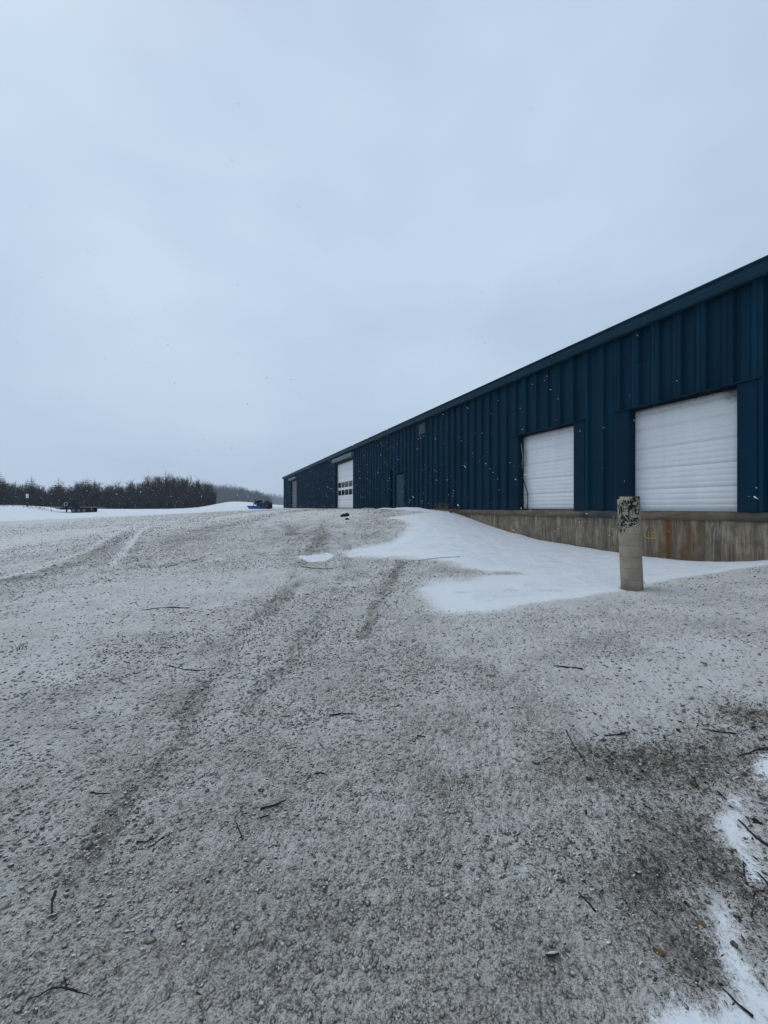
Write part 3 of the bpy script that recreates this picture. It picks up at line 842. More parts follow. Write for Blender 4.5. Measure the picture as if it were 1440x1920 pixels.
# concrete loading dock foundation
def conc(name, s0, s1, z0, z1, y, thick, cap):
    ns = int((s1 - s0) / .06); nz_ = max(3, int((z1 - z0) / .05))
    ss = np.linspace(s0, s1, ns); zz = np.linspace(z0, z1, nz_)
    Sg, Zg = [q.ravel() for q in np.meshgrid(ss, zz)]
    yg = y + .006 * fbm(Sg * 1.7, Zg * 3, 3, 70) + .003 * fbm(Sg * 9, Zg * 9, 2, 71)
    V = np.stack([Sg, yg, Zg], 1); F = grid_faces(nz_, ns)[:, ::-1]
    if cap:   # chipped top edge and ledge back to the wall
        chip = np.clip(fbm(ss * 2.3, ss * 0 + 3, 4, 73) - .05, 0, 1) * .07 + np.clip(fbm(ss * 7, ss * 0 + 8, 3, 76) - .12, 0, 1) * .07
        V[-ns:, 2] -= chip; V[-ns:, 1] -= chip * .6
        T = np.stack([ss, np.full(ns, y - thick), np.full(ns, z1)], 1)
        V = np.vstack([V, T]); k = nz_ * ns
        j = np.arange(ns - 1)
        F = np.vstack([F, np.stack([k - ns + j, k + j, k + j + 1, k - ns + j + 1], 1)])
        bt = np.stack([ss, np.full(ns, y - thick), np.full(ns, z0)], 1)
        V = np.vstack([V, bt]); k2 = k + ns
        F = np.vstack([F, np.stack([j, j + 1, k2 + j + 1, k2 + j], 1)])
    return V, F
def win(x, a, b, soft=.12): return smooth(a - soft, a + soft, x) * (1 - smooth(b - soft, b + soft, x))
fd = None
V, F = conc('lower', -9, 24, -2.2, -.185, .045, .2, False)
rust = np.zeros(len(V)); Sx, Zx = V[:, 0], V[:, 2]
for c_, w_, zt, zb, am in ((9.98, .07, -.18, -1.4, 1.2), (9.93, .03, -.2, -1.2, 1), (9.55, .05, -.35, -1.4, .9), (9.68, .06, -.75, -1.4, 1.0), (10.16, .02, -.3, -1.3, .5), (13.0, .06, -.2, -1.2, .35), (12.2, .04, -.2, -1.2, .4), (9.35, .03, -.2, -1.1, .8), (15.2, .05, -.2, -1, .3), (8.4, .05, -.2, -1, .35)):
    rust = np.maximum(rust, am * np.exp(-((Sx - c_ - .02 * vnoise(Zx * 3, Sx * 0 + c_, 74)) / w_) ** 2) * smooth(zt + .05, zt - .05, Zx))
rust += .25 * win(Sx, 9.3, 10.6, .2)
spray = .4 * win(Sx, 11.3, 12.3, .2) * smooth(-.5, -.2, Zx)
dark_tone = smooth(-.6, -1.15, Zx) * .35  # dock wall darkens towards its foot
foundation = np_mesh('foundation', V, F, M_CONC, B, {'rust': rust, 'spray': spray, 'dark_tone': dark_tone})
foundation['label'] = 'rust streaked concrete dock wall'
V, F = conc('beam', -9, 24, -.20, -.008, .085, .12, True)
Sx, Zx = V[:, 0], V[:, 2]
spray = .95 * win(Sx, 11.2, 12.45, .15) + .9 * win(Sx, 7.2, 8.75, .15) + .85 * win(Sx, 15.1, 19, .3) * smooth(-.14, -.03, Zx) + .3 * win(Sx, 10.75, 11.3, .15)
spray *= .75 + .6 * fbm(Sx * 3, Zx * 6, 3, 75)
np_mesh('dock_beam', V, F, M_BEAM, foundation, {'rust': .35 * np.exp(-((Sx - 9.98) / .1) ** 2), 'spray': np.clip(spray, 0, 1), 'dark_tone': np.full(len(V), .25) * win(Sx, 8.7, 11.2)})  # beam slightly darker below the nearer door
MB().box((24, -.1, -.4), (S_END, .03, -.008)).build('foundation_wall', M_CONC, B)
# scribble in faded orange spray paint
def wall_local(px, py, d):
    """local (s, d, z) on the plane at offset d for a photo pixel"""
    k = (px - CX) / FPX
    # (P0 + s WD + d WN).x = k * y
    q = P0 + d * WN
    s_ = (k * q[1] - q[0]) / (WD[0] - k * WD[1])
    Y = q[1] + s_ * WD[1]
    return np.array([s_, d, EYE + (HY - py) / FPX * Y])
g = MB()
for st_ in ([(1215, 986), (1211, 993), (1209.5, 1001), (1211, 1007), (1217, 1009), (1223, 1010), (1228, 1010)], [(1229, 998), (1224, 997.5), (1221.5, 1001), (1223, 1006), (1227, 1009), (1230, 1006), (1227.5, 1001)]):
    c_ = [wall_local(x_, y_, .052) for x_, y_ in st_]
    for a_, b_ in zip(c_[:-1], c_[1:]):
        t_ = (b_ - a_) / np.linalg.norm(b_ - a_); n_ = np.array([-t_[2], 0, t_[0]]) * .012
        a2, b2 = a_ - t_ * .006, b_ + t_ * .006
        g.add([a2 - n_, b2 - n_, b2 + n_, a2 + n_, a2 - n_ + (0, .003, 0), b2 - n_ + (0, .003, 0), b2 + n_ + (0, .003, 0), a2 + n_ + (0, .003, 0)], [(7, 6, 5, 4), (0, 1, 5, 4), (1, 2, 6, 5), (2, 3, 7, 6), (3, 0, 4, 7)])
g.build('graffiti', M_ORANGE, foundation)['label'] = 'faded orange spray scribble'

# overhead doors
def door_panel(name, s0, s1, z0, z1, y, nsec, mat, parent, grooves=2, spray=None, grime=None):
    zz = []; dd = []
    H = (z1 - z0) / nsec
    for k in range(nsec):
        b = z0 + k * H
        zz += [b, b + .009, b + .017]; dd += [-.014, -.014, 0]
        for q in range(1, grooves + 1):
            c = b + H * q / (grooves + 1)
            zz += [c - .010, c - .004, c + .004, c + .010]; dd += [0, -.0035, -.0035, 0]
        zz += [b + H - .010, b + H - .004]; dd += [0, -.012]
    zz.append(z1); dd.append(-.012)
    zz, dd = np.array(zz), np.array(dd)
    ns = max(12, int((s1 - s0) / .06))
    ss = np.linspace(s0, s1, ns)
    Sg, Zg = [q.ravel() for q in np.meshgrid(ss, zz)]; Dg = np.repeat(dd, ns)
    sec = np.floor((Zg - z0) / H + 1e-6)
    Y = y + Dg + .004 * fbm(Sg * 1.3, Zg * 1.6, 3, 77) + .003 * (hsh(sec, sec * 0, 5) - .5)
    return np_mesh(name, np.stack([Sg, Y, Zg], 1), grid_faces(len(zz), ns)[:, ::-1], mat, parent, {'spray': spray(Sg, Zg) if spray else Sg * 0, 'grime': grime(Sg, Zg) if grime else Sg * 0}, shade=False)

def jagged(s0, s1, z, y, amp, k):
    ss = np.linspace(s0, s1, 90)
    zb = z - amp * np.clip(.35 + .9 * fbm(ss * 3.1, ss * 0 + k, 4, 80 + k), 0, 1.2)
    zb = np.where(vnoise(ss * 6, ss * 0 + k, 90) > .38, zb - amp * .35, zb)
    V = np.vstack([np.stack([ss, ss * 0 + y, ss * 0 + z], 1), np.stack([ss, ss * 0 + y, zb], 1), np.stack([ss, ss * 0 + y - .012, ss * 0 + z], 1), np.stack([ss, ss * 0 + y - .012, zb], 1)])
    n_ = 90; j = np.arange(n_ - 1)
    F = np.vstack([np.stack([j, j + 1, n_ + j + 1, n_ + j], 1)[:, ::-1], np.stack([n_ + j, n_ + j + 1, 3 * n_ + j + 1, 3 * n_ + j], 1), np.stack([2 * n_ + j, 2 * n_ + j + 1, 3 * n_ + j + 1, 3 * n_ + j], 1)])
    return V, F

def opening_trim(s0, s1, h, wl, wr, parent, ext=.28, mat=M_TRIM, depth=.30):
    MB().box((s0 - wr, .074, 0), (s0, .098, h)).box((s0 - .02, -depth, 0), (s0, .0738, h)).build('door_jamb', mat, parent)
    MB().box((s1, .074, 0), (s1 + wl, .098, h)).box((s1, -depth, 0), (s1 + .02, .0738, h)).build('door_jamb', mat, parent)
    m = MB()
    m.add([(s0 - wr - .06, .0, h + .075), (s1 + wl + .06, .0, h + .075), (s1 + wl + .06, .14, h + .03), (s0 - wr - .06, .14, h + .03), (s0 - wr - .06, .0, h + .0), (s1 + wl + .06, .0, h + .0), (s1 + wl + .06, .14, h + .008), (s0 - wr - .06, .14, h + .008)],
          [(0, 3, 2, 1), (4, 5, 6, 7), (3, 7, 6, 2), (0, 4, 7, 3), (1, 2, 6, 5)])
    m.build('header_trim', mat, parent)
    m = MB().box((s0 - .02, -depth, h), (s1 + .02, -.003, h + .05))
    m.build('lintel', M_DARK, parent)
for (s0, s1, h_), wl, wr, lab in ((OPEN[0], .34, .32, 'nearer white sectional dock door, blue overspray on its edges'), (OPEN[1], .40, .36, 'farther white sectional dock door with a torn seal')):
    first = s0 < 10
    spr = (lambda a, z: .95 * smooth(8.86, 8.66, a) + .9 * smooth(10.55, 10.9, a) * smooth(.55, .1, z) + .35 * smooth(10.75, 10.9, a)) if first else (lambda a, z: .3 * smooth(12.7, 12.6, a))
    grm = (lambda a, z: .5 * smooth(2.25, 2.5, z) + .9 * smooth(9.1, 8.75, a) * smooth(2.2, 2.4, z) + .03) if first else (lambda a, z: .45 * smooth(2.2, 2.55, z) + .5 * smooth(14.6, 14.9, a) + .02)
    dr = door_panel('dock_door', s0 + .002, s1 - .0, .02, 2.56, -.17, 5, M_WHITE, B, 3, spr, grm)
    dr['label'] = lab
    opening_trim(s0, s1, h_, wl, wr, dr)
    MB().box((s0 + .0005, -.166, 0.0), (s1 - .0005, -.14, .022)).build('bottom_seal', M_PALE if first else M_RUBBER, dr)
    MB().box((s0 + .004, -.165, .022), (s0 + .030, -.135, h_ - .03)).build('edge_strip', M_PALE, dr)
    V, F = jagged(s0 + .03, s1 - .02, h_ - .001, .03, .085 if first else .05, 3 if first else 4)
    np_mesh('header_seal', V, F, M_TRIM if first else M_DARK, dr, shade=False)
    if not first:
        c_ = [wall_local(940 + x_ / 9.6, 770 + y_ / 9.6, -.05) for x_, y_ in ((368, 595), (375, 670), (385, 740), (402, 850), (388, 930), (380, 1040), (378, 1110), (388, 1200), (412, 1290), (440, 1370), (470, 1480), (478, 1560), (474, 1690), (472, 1775))]
        m = MB(); m.tube(c_, [.008, .014, .016, .017, .015, .014, .014, .015, .016, .018, .018, .017, .017, .017], 6)
        m.build('torn_weather_strip', M_RUBBER, dr, True)
        m = MB(); m.tube([np.array(q) + (.012, .012, 0) for q in c_[:6]], [.008, .012, .011, .012, .010, .006], 5); m.build('torn_seal_edge', M_STRIP, dr, True)['label'] = 'upper bright torn edge of the seal'; m = MB(); m.tube([wall_local(940 + x_ / 9.6, 770 + y_ / 9.6, -.04) for x_, y_ in ((430, 1440), (455, 1510), (448, 1600), (444, 1770))], [.008, .014, .012, .010], 5)
        m.build('torn_seal_edge', M_STRIP, dr, True)['label'] = 'lower bright torn edge of the seal'

def tall_door(s0, s1, h_, mat, windows, label, hood):
    dr = door_panel('drive_in_door', s0, s1, .0, h_ - .01, -.17, 6, mat, B, 2)
    dr['label'] = label
    opening_trim(s0, s1, h_, .2, .2, dr)
    for zc in ((2.0, 1.34) if windows else ()):
        for k in range(5):
            c = s1 - .62 - k * 1.0
            f = MB()
            a_, b_, z0, z1 = c - .41, c + .41, zc - .22, zc + .22
            f.box((a_, -.166, z0), (b_, -.150, z0 + .03)).box((a_, -.166, z1 - .03), (b_, -.150, z1)).box((a_, -.166, z0 + .03), (a_ + .03, -.150, z1 - .03)).box((b_ - .03, -.166, z0 + .03), (b_, -.150, z1 - .03))
            f.box((c - .012, -.166, z0 + .03), (c + .012, -.153, z1 - .03)).box((a_ + .03, -.166, zc - .01), (c - .012, -.153, zc + .01)).box((c + .012, -.166, zc - .01), (b_ - .03, -.153, zc + .01))
            fo = f.build('door_window', M_RUBBER, dr)
            MB().box((a_ + .03, -.164, z0 + .03), (b_ - .03, -.158, z1 - .03)).build('pane', M_GLASS, fo)
    m = MB()
    m.add([(s0 - .25, .10, hood[0]), (s1 + .25, .10, hood[0]), (s1 + .25, .34, hood[0] + .02), (s0 - .25, .34, hood[0] + .02), (s0 - .25, .10, hood[1] + .05), (s1 + .25, .10, hood[1] + .05), (s1 + .25, .32, hood[1]), (s0 - .25, .32, hood[1])],
          [(0, 1, 2, 3), (4, 7, 6, 5), (2, 6, 7, 3), (0, 3, 7, 4), (1, 5, 6, 2)])
    m.build('door_hood', M_FROST, dr)
tall_door(*OPEN[4], M_WHITE, True, 'tall white drive-in door with two rows of small windows', (3.98, 4.32))
tall_door(*OPEN[5], M_GREYDOOR, False, 'plain grey drive-in door at the far end', (3.86, 4.16))

# entrance door and the dark slot beside it
md = MB().box((24.06, -.035, .02), (25.18, .01, 1.99)).build('entrance_door', M_TEAL, B)
md['label'] = 'teal steel entrance door'
opening_trim(24.02, 25.22, 2.06, .10, .08, md, .05, M_TRIM, .06)
MB().tube([(24.2, .01, .98), (24.2, .075, .98)], .012).tube([(24.2, .07, .98), (24.33, .07, .975)], .013).box((24.17, .0101, .88), (24.23, .016, 1.08)).build('handle', M_GREYM, md)
MB().box((25.70, -.5, 0), (26.08, -.45, 2.40)).box((25.70, -.45, 0), (25.718, -.003, 2.40)).box((26.062, -.45, 0), (26.08, -.003, 2.40)).box((25.70, -.45, 2.4), (26.08, -.003, 2.44)).build('wall_slot', M_DARK, B)['label'] = 'narrow dark gap in the siding'  # slot lining coloured near black for its unlit inside
MB().box((27.0, .074, -.0), (27.42, .088, 2.0)).build('siding_patch', M_TRIM, B)
# louvre vent
m = MB()
a_, b_, z0, z1 = 21.45, 22.25, 3.80, 4.46
m.box((a_, .074, z0), (b_, .13, z0 + .05)).box((a_, .074, z1 - .05), (b_, .13, z1)).box((a_, .074, z0 + .05), (a_ + .05, .13, z1 - .05)).box((b_ - .05, .074, z0 + .05), (b_, .13, z1 - .05))
vt = m.build('wall_vent', M_TRIM, B)
vt['label'] = 'louvred vent high on the wall'
m = MB()
for k in range(6):
    z = z0 + .07 + k * .088
    m.add([(a_ + .05, .125, z), (b_ - .05, .125, z), (b_ - .05, .085, z + .062), (a_ + .05, .085, z + .062), (a_ + .05, .120, z - .006), (b_ - .05, .120, z - .006), (b_ - .05, .080, z + .056), (a_ + .05, .080, z + .056)], [(0, 3, 2, 1), (4, 5, 6, 7), (0, 1, 5, 4)])
m.build('louvre', M_FROST, vt)
MB().box((a_ + .05, .074, z0 + .05), (b_ - .05, .078, z1 - .05)).build('vent_back', M_DARK, vt)

# ------------------------------------------------------------------ concrete bollard
h = hit(1185, 1104)
bo = empty('concrete_bollard', (h[0], h[1], h[2]))
tag(bo, 'round concrete bollard with black peeling tar on its upper half, before the dock', 'bollard')
nh, na = 190, 90
Rb = 18.2 / FPX * h[1]; Hb = EYE + (HY - 931) / FPX * h[1] - h[2]
A = np.linspace(0, 2 * np.pi, na, endpoint=False); Zt = np.linspace(-.25, 1, nh)
Zg, Ag = np.meshgrid(Zt, A, indexing='ij'); Zg, Ag = Zg.ravel(), Ag.ravel()
topcut = Hb - .055 * smooth(-.35, -.62, np.cos(Ag)) - .012 * vnoise(Ag * 3, Ag * 0, 21)           # left side of the head is broken off
zz = np.where(Zg > 0, Zg * topcut, Zg)
ph_ = (zz / .185 + .16 * np.cos(Ag - 2.4) + Ag / 6.283 * 1.0) % 1.0
seam = np.exp(-((ph_ - .5) / .035) ** 2) * smooth(Hb * .78, Hb * .55, zz) * np.clip(.55 + .8 * vnoise(Ag * 2, zz * 6, 22), 0, 1)
rad = Rb * (1.0 + .012 * fbm(Ag * 2, zz * 3, 3, 23)) - .004 * seam
tar = smooth(Hb * .50, Hb * .68, zz + .09 * np.cos(Ag - 5.4) * -1) 
rad = rad + .004 * tar * vnoise(Ag * 9, zz * 30, 24)
lean = -7.0 / FPX * h[1] / Hb
V = np.stack([rad * np.cos(Ag) + lean * zz, rad * np.sin(Ag), zz], 1)
F = grid_faces(nh, na, True)
nv = len(V)
V = np.vstack([V, [[lean * Hb, 0, Hb - .01]]])
body = np_mesh('post', V, F, M_BOLL, bo, {'tar': np.append(tar, .9), 'seam': np.append(seam, 0), 'dark_tone': np.append(smooth(.16, .0, zz + .04 * np.sin(Ag * 3)), 0)})  # post darkens over its lowest part
rim = (nh - 1) * na
ct = np.vstack([V[rim:rim + na], V[-1:]])
np_mesh('broken_top', ct, np.array([(k, (k + 1) % na, na) for k in range(na)]), M_BOLL, bo, {'tar': np.full(na + 1, .9), 'seam': np.zeros(na + 1), 'dark_tone': np.zeros(na + 1)}, shade=False)

def stems(n, spread, hgt, rad, seed, curl=.4, twig=True):
    rs = random.Random(seed); m = MB()
    for k in range(n):
        a = rs.uniform(0, 6.28); x, y = rs.gauss(0, spread), rs.gauss(0, spread * .7)
        L = hgt * rs.uniform(.35, 1); dx, dy = math.cos(a) * curl * L, math.sin(a) * curl * L
        p = [(x, y, -.02), (x + dx * .2, y + dy * .2, L * .4), (x + dx * .55, y + dy * .55, L * .8), (x + dx * 1.1, y + dy * 1.1, L * rs.uniform(.75, 1))]
        m.tube(p, [rad, rad * .8, rad * .6, rad * .3], 4)
        if twig and rs.random() < .7:
            q = p[2]; m.tube([q, (q[0] + rs.gauss(0, .1 * L), q[1] + rs.gauss(0, .1 * L), q[2] + .15 * L)], [rad * .5, rad * .2], 3)
    return m
for px, py, n, sp, hh, lab, sd in ((1204, 1096, 9, .02, .10, 'tiny dark weed tuft at the right foot of the bollard', 1), (1163, 1105, 6, .02, .05, 'tiny weed tuft at the left foot of the bollard', 2), (824, 968, 5, .05, .16, 'single bent weed sticking out of the snow drift', 3), (692, 962, 4, .03, .25, 'thin pale weed stalk in front of the gravel heap', 5)):
    q = hit(px, py)
    o = stems(1 if sd == 3 else n, sp, hh, .003, sd).build('weed_tuft', M_STRAW if sd == 5 else M_TWIG); o.location = q
    tag(o, lab, 'weed')
q = wall_pt(19.35, .42)
o = stems(46, .22, .42, .006, 9, .6).build('dry_weed_clump', M_STRAW); o.location = (q[0], q[1], ground_base(q[0], q[1]) + .02); tag(o, 'brown dry weed clump growing where the dock wall meets the snow', 'weed')
m = MB()
for k in range(3):
    m.tube([(.17 * math.cos(a) + .03 * k, .02 * k + .03 * math.sin(2 * a), .20 + .19 * math.sin(a)) for a in np.linspace(-.5, 5.2 - .3 * k, 22)], .007, 5)
o = m.build('wire_coil', M_SCRAP); q = wall_pt(19.6, .35); o.location = (q[0], q[1], ground_base(q[0], q[1])); o.rotation_euler = (0, 0, .3); tag(o, 'loop of rusty wire standing against the wall above the drift', 'wire')
m = MB()
for k in range(7):
    a = random.uniform(-.5, .5); x = random.uniform(-.5, .5)
    m.tube([(x, random.uniform(-.1, .1), .03 + .02 * k), (x + .28 * math.cos(a), .2 * math.sin(a), .05 + random.uniform(-.03, .06))], random.uniform(.012, .03), 6)
o = m.build('rubble_scrap', M_SCRAP); q = wall_pt(18.6, .36); o.location = (q[0], q[1], ground_base(q[0], q[1]) + .04); o.rotation_euler = (0, .18, 1.97); tag(o, 'rusty scrap pieces lying along the end of the dock wall', 'scrap')

# black chunk in the middle of the yard
q = hit(646, 968.5)
m = MB()
rs = random.Random(4)
for k, (x, z, sx_, sz_) in enumerate(((0, 0, .17, .15), (.12, .01, .1, .17), (-.13, 0, .08, .11))):
    n_ = 9
    m.tube([(x - sx_, .02 * k, .06 + z), (x - sx_ * .5, .01, sz_ * .55 + z), (x + sx_ * .4, -.01, sz_ * .6 + z), (x + sx_, .03, sz_ * .5 + z)], [sz_ * .25, sz_ * .55, sz_ * .6, sz_ * .35], 7)
o = m.build('tyre_chunk', M_RUBBER); o.location = (q[0], q[1], q[2] - .02); o.scale = (.8, .8, .85); tag(o, 'black chunk of debris lying on the yard before the tall white door', 'debris')
q = hit(651, 975); o = MB().tube([(-.07, 0, .02), (0, .02, .05), (.07, 0, .03)], [.03, .045, .02], 6).build('tyre_chunk', M_RUBBER); o.location = q; tag(o, 'smaller black crumb just in front of the big black chunk', 'debris')

# ------------------------------------------------------------------ twigs and leaves on the gravel
PEB_UP = .009
def surf(px, py, up=PEB_UP):
    h = hit(px, py)
    z = h[2] + .03 * fbm(np.array([h[0] * .55]), np.array([h[1] * .55]), 3, 5)[0] * smooth(1.2, 5, math.hypot(h[0], h[1])) + .022 * fbm(np.array([h[0] * 1.6]), np.array([h[1] * 1.6]), 3, 9)[0]
    return np.array([h[0], h[1], z + up])
def twig(lines, rad, label, mat=None, rise=None, group='twigs strewn over the gravel'):
    m = MB(); rs = random.Random(hash(label) % 9973 if False else sum(map(ord, label)))
    o0 = surf(*lines[0][0])
    for li, ln in enumerate(lines):
        P = [surf(*p) - o0 for p in ln]
        if rise: P[-1] = P[-1] * 1.0; 
        Q = [P[0]]
        for a_, b_ in zip(P[:-1], P[1:]):
            L = np.linalg.norm(b_ - a_)
            for t_ in (.33, .66):
                Q.append(a_ + (b_ - a_) * t_ + np.array([rs.gauss(0, .02), rs.gauss(0, .02), rs.uniform(0, .02)]) * L)
            Q.append(b_)
        if rise:
            Q = [q + np.array([0, 0, rise * (1 - k / (len(Q) - 1))]) for k, q in enumerate(Q)]
        r0 = rad * .85 * (1 if li == 0 else .7)
        n_ = len(Q)
        m.tube(Q, [r0 * (1 - .55 * k / (n_ - 1)) * rs.uniform(.85, 1.15) for k in range(n_)], 6)
    o = m.build('twig', mat or M_TWIG, None, True); o.location = o0
    tag(o, label, 'twig', group)
TW = [
    ([[(385, 1259), (345, 1257), (330, 1253), (315, 1250)], [(334, 1254), (342, 1247), (350, 1243)], [(330, 1254), (326, 1262)]], .009, 'forked dark twig with a side shoot, on the left part of the yard'),
    ([[(355, 1142), (310, 1142), (265, 1146)]], .012, 'longest thin twig lying level on the left, beyond the forked one'),
    ([[(1093, 1256), (1065, 1253), (1038, 1251)]], .012, 'straight dark stick alone on the paler gravel before the bollard'),
    ([[(1092, 1426), (1084, 1413)]], .008, 'short stub beside the foot of the upright stick'),
    ([[(488, 1523), (512, 1517), (537, 1508)]], .007, 'plain straight twig in the middle of the yard'),
    ([[(487, 1540), (505, 1536)]], .006, 'short twig piece just below the plain straight one'),
    ([[(256, 1585), (272, 1582), (296, 1572)]], .0055, 'twig with a thick dark end, left of the short forked stick'),
    ([[(307, 1574), (290, 1586), (276, 1594)], [(292, 1585), (286, 1600)]], .006, 'short thick forked stick beside a twig with a thick end'),
    ([[(455, 1580), (449, 1562), (440, 1540)]], .004, 'thin curved twig pointing towards the camera near the middle'),
    ([[(104, 1676), (98, 1695), (97, 1721)]], .0065, 'dark knobby twig standing out at the lower left'),
    ([[(145, 1868), (120, 1864), (98, 1866), (75, 1876), (51, 1884)], [(125, 1864), (122, 1850), (119, 1840)], [(140, 1867), (168, 1876)]], .0038, 'long bent twig with a side shoot at the bottom left'),
    ([[(369, 1867), (382, 1877), (396, 1890)]], .0035, 'small slanted twig near the bottom, right of the long bent one'),
    ([[(1116, 1717), (1104, 1703), (1086, 1682)], [(1090, 1688), (1084, 1690)]], .006, 'straight dark twig with a knob at the lower right of the yard'),
    ([[(1450, 1598), (1415, 1572), (1384, 1542)]], .009, 'thick straight stick at the right edge beside the narrow snow patch'),
    ([[(1412, 1916), (1385, 1895), (1345, 1853)]], .0055, 'long thin twig crossing the snow in the bottom right corner'),
    ([[(1400, 1661), (1395, 1640), (1393, 1616)], [(1395, 1642), (1375, 1636)]], .005, 'small forked twig against the lower tip of the narrow snow patch'),
    ([[(1445, 1668), (1432, 1655), (1419, 1639)]], .006, 'short thick stick at the right edge below the straight one'),
    ([[(1380, 1381), (1345, 1374), (1315, 1371)]], .008, 'slightly curved twig lying on the dark bare soil at the right'),
    ([[(1450, 1406), (1415, 1413), (1382, 1425)]], .010, 'bent thick twig above the bright snow clump at the right edge'),
    ([[(1450, 1675), (1428, 1676), (1412, 1675)], [(1416, 1676), (1414, 1690)]], .006, 'angled twig running out of the picture at the right'),
    ([[(618, 1344), (640, 1341), (668, 1342)], [(622, 1343), (616, 1348)]], .008, 'gently arched twig with a hooked end in the middle of the yard'),
    ([[(590, 1456), (602, 1455), (614, 1459)]], .006, 'short arched twig below the hooked one'),
    ([[(43, 1310), (56, 1294)]], .005, 'thin twig leaning alone on the far left of the yard'),
    ([[(170, 1490), (188, 1491), (206, 1492)]], .005, 'thin straight twig lying level at the left, above the forked stick'),
    ([[(782, 1380), (798, 1382)]], .006, 'tiny twig crumb right of the hooked twig'),
    ([[(1172, 1377), (1155, 1381), (1136, 1385)], [(1150, 1382), (1112, 1386)]], .008, 'dark twig with a thin tail on the snowy strip by the upright stick'),
    ([[(862, 1046), (810, 1049), (752, 1056)]], .007, 'very thin long stick lying along the edge of the snow drift'),
    ([[(565, 1064), (595, 1067), (625, 1066)]], .014, 'twig lying just below the small bright snow patch'),
    ([[(1476, 1402), (1500, 1396)]], .008, None),
    ([[(1345, 1487), (1362, 1503)]], .007, 'short dark twig touching the upper tip of the narrow snow patch'),
    ([[(1206, 1513), (1222, 1523)]], .006, 'short twig beside a broken stone on the right'),
    ([[(1260, 1763), (1264, 1779)]], .005, 'stubby upright looking twig among dead leaves at the lower right'),
    ([[(542, 1408), (556, 1404)]], .005, 'tiny dark twig left of the hooked twig'),
    ([[(600, 1398), (612, 1412)]], .004, 'thin slanted twig under the hooked one'),
]
for ln, r_, lab in TW:
    if lab: twig(ln, r_, lab)
twig([[(336, 1679), (322, 1692), (309, 1708)]], .0035, 'pale straw stalk on the lower left of the yard', M_STRAW)
twig([[(1061, 1386), (1074, 1405), (1090, 1424)]], .006, 'dark stick poking up at a slant out of the snowy strip', rise=.05)

def leaf(px, py, size, label, mat=M_LEAF, seed=1, tilt=.3):
    size *= .62
    rs = random.Random(seed); n_ = 9
    V = []; Fc = []
    for i in range(n_):
        t_ = i / (n_ - 1); wd = size * .36 * math.sin(math.pi * min(1, t_ * .96 + .02)) ** .8 * (1 + .25 * math.sin(9 * t_ + seed))
        for j in (-1, 0, 1):
            V.append(((t_ - .5) * size, j * wd, .16 * size * (abs(j)) * (1 + .6 * rs.random()) + .12 * size * math.sin(5 * t_ + seed)))
    top = [(x, y, z + .0012) for x, y, z in V]
    m = MB(); k = len(V)
    for i in range(n_ - 1):
        for j in range(2):
            a_ = i * 3 + j; Fc += [(a_, a_ + 1, a_ + 4, a_ + 3)[::-1], (k + a_, k + a_ + 1, k + a_ + 4, k + a_ + 3)]
    m.add(V + top, Fc)
    m.tube([(-.5 * size, 0, .1 * size), (-.75 * size, .05 * size, .06 * size)], size * .02, 4)
    o = m.build('dead_leaf', mat, None, True); p = surf(px, py, .004)
    o.location = p; o.rotation_euler = (tilt * rs.uniform(-1, 1), tilt * rs.uniform(-1, 1), rs.uniform(0, 6.28))
    tag(o, label, 'leaf', 'dead leaves on the ground')
for a_ in ((1314, 1735, .06, 'light brown curled leaf at the edge of the corner snow patch', M_LEAF, 1), (1376, 1601, .05, 'tan leaf lying on the narrow snow patch', M_LEAF, 2), (1235, 1795, .06, 'dull brown leaf among twigs left of the dark soil clump', M_LEAF, 3), (1376, 1775, .045, 'olive brown leaf on the corner snow patch', M_STRAW, 4),
           (946, 1649, .035, 'small orange brown leaf alone near the middle bottom', M_LEAF, 6), (580, 1462, .04, 'reddish leaf crumb near the short arched twig', M_LEAF, 7), (495, 1703, .03, 'small brown leaf scrap on the bottom middle gravel', M_LEAF, 8), (1296, 1470, .05, 'buff leaf half buried in the dark bare soil', M_STRAW, 9), (1322, 1490, .05, 'pale tan leaf on the bare soil above the narrow snow patch', M_STRAW, 10), (1380, 1722, .05, 'greyish leaf on the snow below the small forked twig', M_STRAW, 11)):
    leaf(*a_)
# crumbs of leaf, bark and straw over the bare soil at the right
NL = 9000
cen = [blob(*b)[:4] for b in ((1330, 1430, 120, 50, 0), (1180, 1430, 110, 22, 0), (1290, 1560, 120, 80, 0), (1300, 1800, 80, 90, 0), (1420, 1690, 40, 110, 0), (1410, 1350, 60, 25, 0), (1230, 1650, 80, 60, 0), (1250, 1480, 160, 90, 0))]
ci = RS.randint(0, len(cen), NL); cen = np.array(cen)
ci[(ci == 3) & (RS.rand(NL) < .6)] = 0
X = cen[ci, 0] + cen[ci, 2] * .8 * RS.randn(NL); Y = cen[ci, 1] + cen[ci, 3] * .8 * RS.randn(NL)
ok = np.hypot(X, Y) > 1.25
for P in PATCHES[1:4]: ok &= sdist(X, Y, P) < .0 + .03 * (RS.rand(NL) < .5)
X, Y = X[ok], Y[ok]; NL = len(X)
r = np.hypot(X, Y)
Z = ground_base(X, Y) + .03 * fbm(X * .55, Y * .55, 3, 5) * smooth(1.2, 5, r) + .022 * fbm(X * 1.6, Y * 1.6, 3, 9) + .010
Lc = np.exp(RS.normal(np.log(.0055), .5, NL)) * (.55 + .22 * r); Wc = Lc * RS.uniform(.12, .5, NL)
q = RS.rand(NL) * 6.283; tl = RS.normal(0, .2, NL)
ux, uy, uz = np.cos(q) * np.cos(tl), np.sin(q) * np.cos(tl), np.sin(tl)
vx, vy = -np.sin(q), np.cos(q); vz = RS.normal(0, .35, NL)
